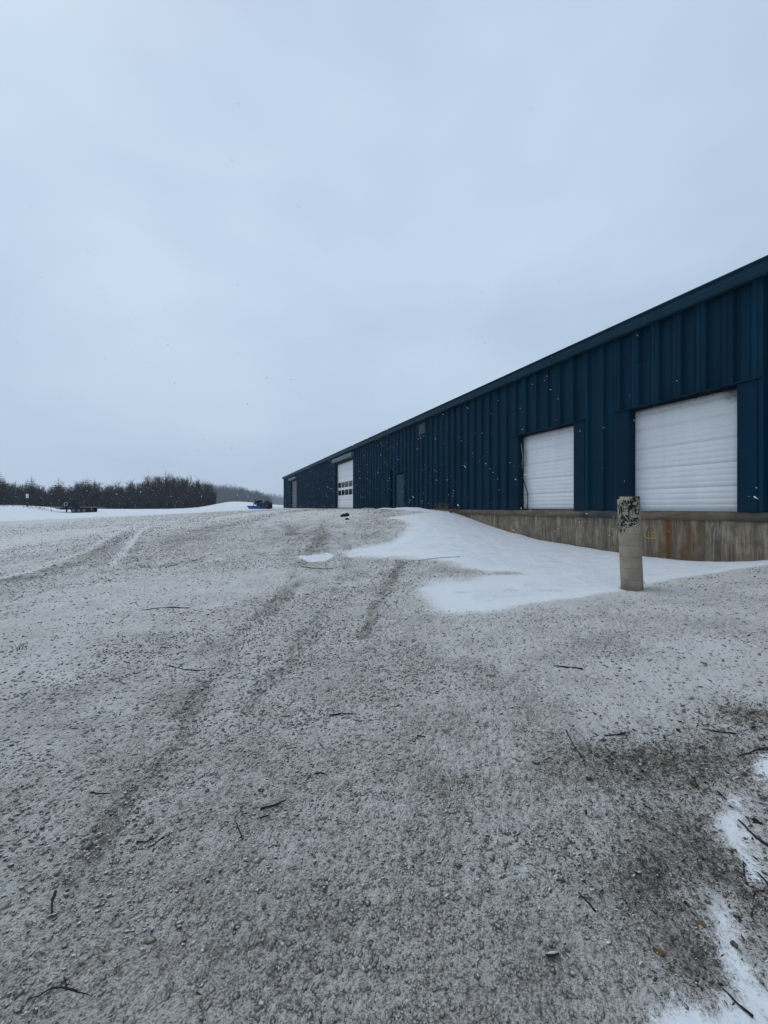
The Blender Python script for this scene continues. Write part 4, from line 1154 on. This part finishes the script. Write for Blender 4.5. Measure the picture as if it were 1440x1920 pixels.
C = np.stack([X, Y, Z + .2 * Lc], 1); U = np.stack([ux, uy, uz], 1) * Lc[:, None]; W = np.stack([vx, vy, vz], 1) * Wc[:, None]
up = np.array([0, 0, .0015])
V = np.stack([C - U, C - .1 * U - W, C + U, C + .2 * U + W, C + .05 * U + up * 2], 1)
Fl = np.array([(0, 1, 4), (1, 2, 4), (2, 3, 4), (3, 0, 4), (0, 3, 1), (1, 3, 2)])
lt = np_mesh('ground_litter', V.reshape(-1, 3), (Fl[None] + 5 * np.arange(NL)[:, None, None]).reshape(-1, 3), M_LITTER, shade=False, attrs={'tone': np.repeat(RS.rand(NL), 5)})
tag(lt, 'crumbs of dead leaf, bark and straw strewn over the bare soil at the right', 'litter', kind='stuff')
# curled bark with a cap of snow
p = surf(1036, 1801)
m = MB(); A_ = np.linspace(-.2, 2.6, 8)
vs = [(x, .022 * math.cos(a_) * (1 - .5 * abs(x) / .05), .018 * math.sin(a_) + .004 * math.sin(60 * x)) for x in np.linspace(-.05, .05, 7) for a_ in A_]
vs2 = [(x, y * .8, z * .8 - .001) for x, y, z in vs]
k = len(vs); Fc = []
for i in range(6):
    for j in range(7):
        q = i * 8 + j; Fc += [(q, q + 8, q + 9, q + 1), (k + q, k + q + 1, k + q + 9, k + q + 8)]
o = m.add(vs + vs2, Fc).build('bark_piece', M_TWIG, None, True); o.location = p + (0, 0, .003); o.rotation_euler = (0, 0, .1); o.scale = (.5, .5, .4); tag(o, 'curled dark bark piece capped with snow near the bottom of the yard', 'bark')
m = MB(); m.tube([(-.045, .006, .019), (-.01, .004, .024), (.02, .004, .024), (.047, .006, .018)], [.002, .008, .008, .002], 8)
m.build('snow_cap', M_SNOWCAP, o, True)
# dark soil clump
def clump(px, py, size, label, seed, mat=M_SOIL, name='soil_clump'):
    rs = np.random.RandomState(seed); nu, nv_ = 26, 13
    u = np.linspace(0, 2 * np.pi, nu, endpoint=False); v_ = np.linspace(0, np.pi * .55, nv_)
    Vg, Ug = np.meshgrid(v_, u, indexing='ij'); Vg, Ug = Vg.ravel(), Ug.ravel()
    X, Y, Z = np.sin(Vg) * np.cos(Ug), np.sin(Vg) * np.sin(Ug), np.cos(Vg)
    r = size * (1 + .7 * fbm(X * 2.2 + seed, Y * 2.2 + Z, 4, 60 + seed))
    r = r * (1 + .35 * fbm(X * 9 + seed, Y * 9 + Z * 7, 3, 66)) * .62
    V = np.stack([X * r * 1.6, Y * r, Z * r * .38 - .004], 1)
    o = np_mesh(name, V, grid_faces(nv_, nu, True), mat, shade=False); o.location = surf(px, py, 0); o.rotation_euler = (0, 0, seed)
    tag(o, label, 'soil')
clump(1318, 1858, .040, 'darkest soil clump, at the upper rim of the corner snow patch', 1)
clump(1430, 1552, .045, 'dark soil clump at the right edge beside the thick straight stick', 2)
clump(1426, 1690, .04, 'dark clod under the angled twig at the right edge', 3)
clump(1283, 1718, .022, 'small dark clod left of the light brown leaf', 4)
o = stems(10, .04, .09, .004, 12, .8).build('weed_tuft', M_TWIG); o.location = surf(36, 1218, 0); tag(o, 'dark flattened weed tuft with a little snow behind it, far left', 'weed')

# ------------------------------------------------------------------ flatbed trailer at the edge of the field, left
def place(px, py, Y):
    x = (px - CX) / FPX * Y
    return np.array([x, Y, float(ground_base(np.array([x]), np.array([Y]))[0])])
TY = 55.0
p = np.array([(146 - CX) / FPX * TY, TY, EYE + (HY - 962) / FPX * TY])
u = TY / FPX
tr = empty('flatbed_trailer', p, .05)
tag(tr, 'dark flatbed trailer parked in the snow before the woods', 'trailer')
D = .74
m = MB().box((-39 * u, -1.1, D), (41 * u, 1.1, D + .07))
deck = m.build('deck', M_TRAIL, tr)
MB().box((-37 * u, -1.05, D + .0705), (-17 * u, 1.0, D + .12)).build('snow_cover', M_SNOWCAP, deck, bevel=.02)
MB().box((13.5 * u, -1.05, D + .0705), (40 * u, 1.0, D + .11)).build('snow_cover', M_SNOWCAP, deck, bevel=.02)
m = MB()
for y in (-.6, .6): m.box((-24 * u, y - .06, D - .26), (30 * u, y + .06, D - .002))
for k in range(6): m.box((-22 * u + k * .75, -1.0, D - .12), (-22 * u + k * .75 + .08, 1.0, D - .004))
m.build('chassis', M_TRAIL, tr)
MB().tube([(-24 * u, -.5, D - .2), (-40 * u, 0, D - .05), (-24 * u, .5, D - .2)], .06, 6).build('drawbar', M_TRAIL, tr)
def wheel(parent, c, R, W, axis=(0, 1, 0), tyre='tyre', rim='rim', rm=M_GREYM):
    m = MB(); m.lathe([(R * .58, -W / 2), (R * .92, -W / 2), (R, -W * .32), (R, W * .32), (R * .92, W / 2), (R * .58, W / 2)], c, axis, 28)
    o = m.build('wheel', M_RUBBER, parent, True)
    a = np.array(axis, float)
    m = MB(); m.lathe([(.02, -W * .2), (R * .3, -W * .22), (R * .52, -W * .4), (R * .6, -W * .42), (R * .6, W * .42), (R * .5, W * .3), (.02, W * .2)], c, axis, 20)
    m.build('rim', rm, o, True)
    return o
for x in (4, 14.5, 25):
    for y in (-.95, .95): wheel(tr, (x * u * .9 - .1, y, .37), .37, .26)
m = MB()
for y in (-.95, .95): m.box((0 * u, y - .16, .75 - .02), (24 * u, y + .16, D - .002 + 0))
MB().box((-21 * u, -.08, -.05), (-19.4 * u, .08, D)).build('jack_leg', M_TRAIL, tr)
MB().box((33 * u, -1.05, .30), (34 * u, -.9, D - .001)).build('mudguard', M_GREYM, tr)
w_ = empty('spare_wheel', p + (-15 * u, -.6, D + .07)); w_.rotation_euler = (0, 0, .05)
tag(w_, 'spare wheel standing upright on the trailer deck', 'wheel')
wo_ = wheel(w_, (0, 0, .44), .44, .24, rm=M_TRAIL)
m = MB(); m.lathe([(.20, -.13), (.27, -.13), (.27, .13), (.20, .13)], (0, 0, .44), (0, 1, 0), 24); m.build('rim_ring', M_GREYP, wo_, True)
c_ = empty('equipment_crate', p + (1.5 * u, -.3, D + .07)); tag(c_, 'dark box of equipment on the trailer behind the spare wheel', 'crate')
MB().box((-.36, -.4, 0), (.36, .4, .92)).build('box', M_TRIM, c_, bevel=.02)
MB().box((-.40, -.44, .92), (.40, .44, 1.0)).build('lid', M_TRAIL, c_, bevel=.02)
MB().tube([(-.9, 0, .02), (-.86, 0, .5), (-.5, 0, .62)], .03, 6).build('handle', M_TRAIL, c_)
c_ = empty('grey_drum', p + (9.2 * u, -.35, D + .07)); tag(c_, 'grey drum standing at the right end of the load on the trailer', 'drum')
m = MB(); m.lathe([(.01, 0), (.33, 0), (.35, .03), (.33, .06), (.33, .36), (.35, .39), (.33, .42), (.33, .76), (.35, .80), (.31, .84), (.01, .84)], (0, 0, 0), (0, 0, 1), 24); m.build('barrel', M_TRAIL, c_, True)
MB().tube([(.15, 0, .835), (.15, 0, .87)], .03, 8).build('cap', M_TRAIL, c_)

# white capped marker post and stake on the snow bank
def marker(px, ybot, ytop, Y, r, name, label, cap):
    x = (px - CX) / FPX * Y
    z0 = float(ground_base(np.array([x]), np.array([Y]))[0]); z1 = EYE + (HY - ytop) / FPX * Y
    o = empty(name, (x, Y, z0)); tag(o, label, 'post')
    H = z1 - z0
    if cap:
        MB().tube([(0, 0, -.2), (0, 0, H * .72)], r, 8).build('post', M_TRAIL, o)
        MB().tube([(0, 0, H * .70), (0, 0, H - .03), (0, 0, H)], [r * 1.5, r * 1.5, r * .8], 10).build('cap', M_PALE, o)
    else:
        MB().tube([(0, 0, -.2), (0, 0, H - .03), (0, 0, H)], [r, r, r * .5], 8).build('post', M_TRAIL, o)
marker(51, 950, 926, 57, .10, 'marker_post', 'post with a white cap standing on the snow bank at the left', True)
marker(97, 962, 956, 54, .05, 'snow_stake', 'short thin stake in the snow left of the trailer', False)
# dry grass poking through the snow bank
m = MB(); rs = random.Random(31)
for k in range(420):
    px = rs.uniform(-90, 100); Y = 56 + rs.gauss(0, 1.6)
    if rs.random() < .5: px = rs.choice((8, 30, 48, 60, -20, -50, 76)) + rs.gauss(0, 6)
    x = (px - CX) / FPX * Y
    z = float(ground_base(np.array([x]), np.array([Y]))[0]) + .1
    a = rs.uniform(0, 6.28); L = rs.uniform(.08, .34)
    m.tube([(x, Y, z - .05), (x + .3 * L * math.cos(a), Y + .1 * L, z + L * .6), (x + .8 * L * math.cos(a), Y + .2 * L, z + L)], [.02, .014, .005], 3, cap=False)
tag(m.build('dry_grass', M_STRAW), 'dry grass poking through the snow bank at the left', 'grass', kind='stuff')

# ------------------------------------------------------------------ blue farm machine with a scoop, beside the far end of the warehouse
BY = 46.0; u = BY / FPX
p = np.array([(487 - CX) / FPX * BY, BY, EYE + (HY - 957.2) / FPX * BY])
im = empty('loader_machine', p, 0.0)
im.scale = (1, 1, 1.12)
tag(im, 'blue farm machine with a scoop and black tyres near the far end of the warehouse', 'farm machine')
m = MB()
x0, x1, x2 = -20 * u, -13 * u, 6 * u
y0, y1 = -.75, .65
h_ = 7.2 * u
th = .025
m.add([(x0, y0, h_), (x1, y0, 0), (x2, y0, 0), (x2, y0, h_), (x0, y1, h_), (x1, y1, 0), (x2, y1, 0), (x2, y1, h_),
       (x0 + .05, y0 + th, h_), (x1 + .03, y0 + th, th), (x2 - th, y0 + th, th), (x2 - th, y0 + th, h_), (x0 + .05, y1 - th, h_), (x1 + .03, y1 - th, th), (x2 - th, y1 - th, th), (x2 - th, y1 - th, h_)],
      [(3, 2, 1, 0), (4, 5, 6, 7), (0, 1, 5, 4), (1, 2, 6, 5), (2, 3, 7, 6), (8, 9, 10, 11), (15, 14, 13, 12), (12, 13, 9, 8), (13, 14, 10, 9), (14, 15, 11, 10), (0, 8, 11, 3), (7, 15, 12, 4), (4, 12, 8, 0), (3, 11, 15, 7)])
bk = m.build('scoop', M_IMPL, im)
for x in (-6 * u, 0): MB().box((x, y0 - .012, .02), (x + .8 * u, y0 + .018, h_)).build('rib', M_IMPL, bk)
m = MB()
m.box((x0, y0 - .02, h_), (x2, y0 + .04, h_ + .05)).build('lip', M_IMPL, bk)
m = MB()
m.box((-4 * u, -.5, h_ + .05), (15 * u, .45, h_ + .36)).box((4 * u, -.35, .12), (14 * u, .3, h_ + .05)).box((-8 * u, -.2, h_ + .32), (3 * u, .2, h_ + .52))
m.tube([(-8.5 * u, -.6, h_ + .04), (-8.5 * u, -.6, 12.2 * u)], .035, 6).tube([(-8.5 * u, .5, h_ + .04), (-8.5 * u, .5, 12.2 * u)], .035, 6).tube([(-8.5 * u, -.6, 12 * u), (4 * u, -.5, 11 * u)], .06, 6).tube([(-8.5 * u, .5, 12 * u), (4 * u, .45, 11 * u)], .06, 6)
m.build('frame', M_IMPLD, im, bevel=.01)
for k, (x, y, h0, h1, lx) in enumerate(((-6, -.5, 11, 18, .0), (-2.5, .2, 11.5, 17, .25), (3, -.3, 11, 17.5, -.15), (7, .3, 10.5, 17, .3), (11, -.2, 10, 17, .2), (15, .2, 10, 16, -.1))):
    MB().tube([(x * u, y, h0 * u - .1), (x * u + lx * .3, y, (h0 + h1) / 2 * u), (x * u + lx, y, h1 * u), (x * u + lx + .12, y, h1 * u - .12)], [.085, .08, .07, .05], 6).build('tine', M_IMPLD, im)
MB().tube([(-3 * u, -.25, 14.5 * u), (-.5 * u, -.25, 14.5 * u)], [.15, .13], 10).build('motor', M_TRIM, im)
MB().lathe([(.01, -.1), (.22, -.1), (.25, -.06), (.25, .06), (.22, .1), (.01, .1)], (9 * u, -.4, .25), (0, 1, 0), 20).build('gauge_wheel', M_IMPL, im, True)
for y in (-.05, .75):
    wo = wheel(im, (17.4 * u, y, .44), .44, .34, (1, .25, 0), rm=M_IMPL)
MB().tube([(13 * u, .0, .5), (17.4 * u, .1, .44), (17.6 * u, .75, .44)], .06, 8).build('axle', M_IMPL, im)
MB().box((15 * u, -.2, .92), (19.5 * u, .3, .97)).build('fender', M_TRIM, im, bevel=.01)

# ------------------------------------------------------------------ woods
def grow_bare(seed, H, spread, nmain, droop=0.0):
    """trunk + limbs + twigs as thin tapering prisms; returns trunk, crown builders"""
    rs = random.Random(seed); tk = MB(); cr_ = MB()
    def prism(m, a, b, r0, r1):
        m.tube([a, b], [r0, r1], 3, cap=False)
    P = [np.array((0, 0, -.5))]
    n_ = 7
    for k in range(1, n_ + 1):
        P.append(P[-1] + np.array((rs.gauss(0, .022 * H), rs.gauss(0, .022 * H), H * .72 / n_ + (.5 / n_))))
    R = [H * .013 * (1 - .78 * k / n_) for k in range(n_ + 1)]
    tk.tube(P, R, 6)
    def branch(p, d, L, r, lev):
        q = p; segs = 3
        for i in range(segs):
            d = d + np.array((rs.gauss(0, .16), rs.gauss(0, .16), rs.gauss(.05 - droop, .10))); d /= np.linalg.norm(d)
            e = q + d * L / segs
            prism(cr_, q, e, r * (1 - .25 * i), r * (1 - .25 * (i + 1)))
            if lev < 3:
                for _ in range(2 if lev < 2 else 3):
                    a = rs.uniform(0, 6.28); s_ = np.cross(d, (math.cos(a), math.sin(a), .3)); s_ /= np.linalg.norm(s_) + 1e-9
                    nd = d * .75 + s_ * rs.uniform(.4, .8) + np.array((0, 0, .18)); nd /= np.linalg.norm(nd)
                    branch(q + (e - q) * rs.random(), nd, L * rs.uniform(.42, .62), r * .5, lev + 1)
            q = e
    for k in range(nmain):
        t_ = .22 + .78 * (k + rs.random()) / nmain
        x = t_ * n_; i = min(n_ - 1, int(x)); p_ = P[i] + (P[i + 1] - P[i]) * (x - i)
        a = k * 2.4 + rs.uniform(-.5, .5)
        el = rs.uniform(.35, .95) + .5 * t_
        d = np.array((math.cos(a) * math.cos(el), math.sin(a) * math.cos(el), math.sin(el)))
        branch(p_, d, H * spread * (1.12 - .62 * t_) * rs.uniform(.8, 1.15), H * .0052, 1)
    return tk, cr_
def grow_conifer(seed, H, W, lev):
    rs = random.Random(seed); tk = MB(); cr_ = MB()
    tk.tube([(0, 0, -.5), (0, 0, H * .5), (rs.gauss(0, .05), 0, H * .94)], [H * .016, H * .009, .02], 6)
    for k in range(lev):
        t_ = k / (lev - 1); z = H * (.06 + .92 * t_)
        L0 = W * (1 - t_) ** .85 * rs.uniform(.75, 1.15) + .26
        for b in range(9 if t_ < .7 else 6):
            if rs.random() < .12: continue
            a = rs.uniform(0, 6.28); L = L0 * rs.uniform(.6, 1.15)
            dx, dy = math.cos(a), math.sin(a); sg = np.array((-dy, dx, 0))
            p0 = np.array((0, 0, z)); tip = np.array((dx * L, dy * L, z - L * rs.uniform(.05, .35) + .15 * L)); mid = p0 * .45 + tip * .55 + np.array((0, 0, -.06 * L))
            wd = L * .20
            cr_.add([p0, mid + sg * wd - (0, 0, .1 * L), tip, mid - sg * wd - (0, 0, .1 * L), mid + (0, 0, .05 * L)], [(0, 1, 4), (1, 2, 4), (2, 3, 4), (3, 0, 4)])
            for q in range(6):
                f = rs.uniform(.25, 1); c = p0 + (tip - p0) * f; s_ = rs.choice((-1, 1)); l_ = L * .28 * (1.2 - f * .6)
                e = c + sg * s_ * l_ + np.array((dx * l_ * .5, dy * l_ * .5, -l_ * rs.uniform(-.2, .5)))
                cr_.add([c, e + (0, 0, .03), e - (dx * .12 * L, dy * .12 * L, .12 * L)], [(0, 1, 2)])
    return tk, cr_
def make_tree(name, builder, bark, leafm):
    o = empty(name); builder[0].build('trunk', bark, o, True); builder[1].build('crown', leafm, o)
    return o
protos_b = [make_tree('bare_tree', grow_bare(100 + k, 10, sp, nm), M_BARK, M_BARK) for k, (sp, nm) in enumerate(((.34, 13), (.28, 15), (.40, 12), (.30, 16)))]
protos_c = [make_tree('evergreen_tree', grow_conifer(200 + k, 10, W, lv), M_BARK, M_NEEDLE) for k, (W, lv) in enumerate(((2.3, 17), (1.9, 19), (2.9, 15)))]
GB = 'bare trees along the edge of the woods'; GC = 'evergreens in the dark woods'
used_proto = set()
rs = random.Random(77)
def plant(kind, px, Y, ytop, label, group, wide=1.0):
    protos = protos_b if kind == 'b' else protos_c
    k = rs.randrange(len(protos))
    o = protos[k]
    if (kind, k) in used_proto: o = copy_tree(o)
    used_proto.add((kind, k))
    x = (px - CX) / FPX * Y
    z = float(ground_base(np.array([x]), np.array([Y]))[0])
    H = EYE + (HY - ytop) / FPX * Y - z
    sc_ = H / 10.0
    if kind == 'b': sc_ /= 1.02
    o.location = (x, Y, z); o.rotation_euler = (0, 0, rs.uniform(0, 6.28)); o.scale = (sc_ * wide, sc_ * wide, sc_)
    tag(o, label, 'tree', group)
TOPS = [(-140, 876), (-60, 880), (-20, 884), (0, 884), (12, 896), (30, 898), (45, 898), (58, 889), (70, 901), (88, 904), (110, 894), (125, 902), (150, 892), (175, 894), (200, 898), (225, 896), (250, 894), (275, 888), (300, 883), (345, 883), (370, 890), (390, 896), (402, 908)]
def top_at(px): return float(np.interp(px, [a for a, _ in TOPS], [b for _, b in TOPS]))
for px, Y, yt, lab in ((-1, 104, 883, 'tall evergreen at the left edge of the picture, highest of the woods there'), (58, 108, 889, 'pointed evergreen rising above its neighbours near the white capped post'), (110, 110, 893, 'pointed evergreen crown above the left end of the trailer'), (165, 110, 894, 'small evergreen tip above the right end of the trailer'), (176, 112, 895, 'evergreen right beside the small tip over the trailer')):
    plant('c', px, Y, yt + 2, lab, GC, 1.9)
for k in range(34):
    px = -150 + k * 12.2 + rs.uniform(-5, 5)
    if px > 262: continue
    Y = rs.uniform(106, 122)
    plant('c', px, Y, top_at(px) + rs.uniform(3, 12) + (4 if px < 130 else 8), 'dark evergreen standing in the unbroken mass of the woods', GC, 1.6)
for k in range(78):
    px = -150 + k * 7.1 + rs.uniform(-5, 5)
    Y = rs.uniform(100, 124)
    if px > 392: px = rs.uniform(250, 396)
    hi = -3 if px > 262 or 135 < px < 170 else 5
    plant('b', px, Y, top_at(px) + rs.uniform(hi - 5, hi + 13), 'leafless tree in the dense dark woods behind the snow field', GB, 1.15)

def thicket(name, span, Yr, hfun, n, wr, mat, label, seed, base_from_ground=True):
    """dense mass of stems and twigs nobody could count"""
    rs_ = np.random.RandomState(seed)
    px = rs_.uniform(span[0], span[1], n); Y = rs_.uniform(Yr[0], Yr[1], n)
    x = (px - CX) / FPX * Y; z = ground_base(x, Y)
    H = hfun(px, Y, z) * rs_.uniform(.35, 1.0, n) * (1 + .30 * fbm(px * .16, Y * .02, 3, seed))
    w_ = rs_.uniform(wr[0], wr[1], n); a = rs_.rand(n) * 6.28
    lx = rs_.normal(0, .10, n) * H; ly = rs_.normal(0, .10, n) * H
    V = []
    for q in (0, 2.094, 4.189):
        V.append(np.stack([x + w_ * np.cos(a + q), Y + w_ * np.sin(a + q), z - .3], 1))
    for q in (0, 2.094, 4.189):
        V.append(np.stack([x + lx * .4 + w_ * .9 * np.cos(a + q + .6), Y + ly * .4 + w_ * .9 * np.sin(a + q + .6), z + H * .55], 1))
    V.append(np.stack([x + lx, Y + ly, z + H], 1))
    # side sprays
    V = np.stack(V, 1).reshape(-1, 3)
    f = [(0, 1, 4), (0, 4, 3), (1, 2, 5), (1, 5, 4), (2, 0, 3), (2, 3, 5), (3, 4, 6), (4, 5, 6), (5, 3, 6)]
    F = (np.array(f)[None] + 7 * np.arange(n)[:, None, None]).reshape(-1, 3)
    # twigs: thin triangles leaving the stems upwards
    nt_ = n * 5
    src = rs_.randint(0, n, nt_); t_ = rs_.uniform(.25, .95, nt_)
    bx = x[src] + lx[src] * t_; by = Y[src] + ly[src] * t_; bz = z[src] + H[src] * t_
    L = rs_.uniform(.08, .28, nt_) * H[src]; an = rs_.rand(nt_) * 6.28; up = rs_.uniform(.2, 1.1, nt_)
    ex = bx + L * np.cos(an) * np.cos(up); ey = by + L * np.sin(an) * np.cos(up); ez = bz + L * np.sin(up)
    tw = .25 * wr[1] + .012 * L
    T = np.stack([np.stack([bx - tw * np.sin(an), by + tw * np.cos(an), bz], 1), np.stack([bx + tw * np.sin(an), by - tw * np.cos(an), bz + tw], 1), np.stack([ex, ey, ez], 1)], 1).reshape(-1, 3)
    F = np.vstack([F, (np.arange(nt_ * 3) + len(V)).reshape(-1, 3)])
    o = np_mesh(name, np.vstack([V, T]), F, mat, shade=False)
    return tag(o, label, 'woods', kind='stuff')
thicket('undergrowth', (-170, 404), (112, 132), lambda px, Y, z: np.maximum(2.0, (HY - np.array([top_at(q) for q in px]) - 11) / FPX * Y - z + EYE), 9000, (.05, .14), M_BRUSH, 'dark tangled undergrowth filling the woods behind the field', 3)
f2 = lambda px, Y, z: (HY - np.interp(px, [380, 405, 430, 450, 475, 495, 510], [905, 910, 911, 913, 919, 925, 932])) / FPX * Y + EYE - z
thicket('far_wood', (388, 508), (500, 560), f2, 5200, (.16, .55), M_BRUSH, 'hazy grey wood sloping down behind the snow mound', 5)
f3 = lambda px, Y, z: (HY - np.interp(px, [480, 492, 505, 518, 540, 600, 900], [930, 927, 925, 926, 928, 930, 930])) / FPX * Y + EYE - z
thicket('distant_wood', (470, 900), (1050, 1130), f3, 5600, (.5, 1.3), M_BRUSH, 'palest distant wood between the blue machine and the warehouse', 6)

# ------------------------------------------------------------------ falling snow and the hazy winter air
NF = 26000
X = RS.uniform(-30, 16, NF); Y = 1.6 + 50 * RS.rand(NF) ** .8; Z = RS.uniform(-1.2, 9.5, NF)
s_in = (P0[0] - X) * (-WN[0]) + (0 - Y) * (-WN[1])          # only the yard side of the wall
ok = (X - P0[0]) * WN[0] + (Y - P0[1]) * WN[1] > .5
ok &= Z > ground_base(X, Y) + .15
ok &= (Y > 9) | ((Z < .25 + .42 * Y * np.clip(X / Y, 0, 1)) & (Y > 3))
X, Y, Z = X[ok], Y[ok], Z[ok]; NF = len(X)
OCT = np.array([(1, 0, 0), (0, 1, 0), (-1, 0, 0), (0, -1, 0), (0, 0, 1), (0, 0, -1)], float)
OF = np.array([(0, 1, 4), (1, 2, 4), (2, 3, 4), (3, 0, 4), (1, 0, 5), (2, 1, 5), (3, 2, 5), (0, 3, 5)])
sz_ = np.exp(RS.normal(np.log(.0046), .40, NF))
el = RS.uniform(1.6, 4.6, NF)
V = OCT[None] * (1 + .35 * RS.randn(NF, 6, 1) * .6) * sz_[:, None, None]
V[..., 0] *= el[:, None]
ang = -.55 + .45 * RS.randn(NF); hd = .5 * RS.randn(NF)
ca, sa = np.cos(ang)[:, None], np.sin(ang)[:, None]
vx, vz = V[..., 0] * ca - V[..., 2] * sa, V[..., 0] * sa + V[..., 2] * ca
ch_, sh_ = np.cos(hd)[:, None], np.sin(hd)[:, None]
V = np.stack([vx * ch_ - V[..., 1] * sh_ + X[:, None], vx * sh_ + V[..., 1] * ch_ + Y[:, None], vz + Z[:, None]], -1)
fl = np_mesh('falling_snow', V.reshape(-1, 3), (OF[None] + 6 * np.arange(NF)[:, None, None]).reshape(-1, 3), M_FLAKE, shade=False)
tag(fl, 'scattered snowflakes drifting down in front of the warehouse and woods', 'snowflakes', kind='stuff')

hm = bpy.data.materials.new('winter_haze'); hm.use_nodes = True
ht = hm.node_tree; ht.nodes.clear()
ho = ht.nodes.new('ShaderNodeOutputMaterial'); hv = ht.nodes.new('ShaderNodeVolumePrincipled')
hv.inputs['Color'].default_value = (.86, .92, 1, 1); hv.inputs['Density'].default_value = .00035; hv.inputs['Anisotropy'].default_value = .1
ht.links.new(hv.outputs[0], ho.inputs['Volume'])
hz = MB().box((-2100, -2100, -5.0), (2100, 2100, 38)).build('haze', hm)
tag(hz, 'thin pale snowy haze in the air', 'haze', kind='stuff')
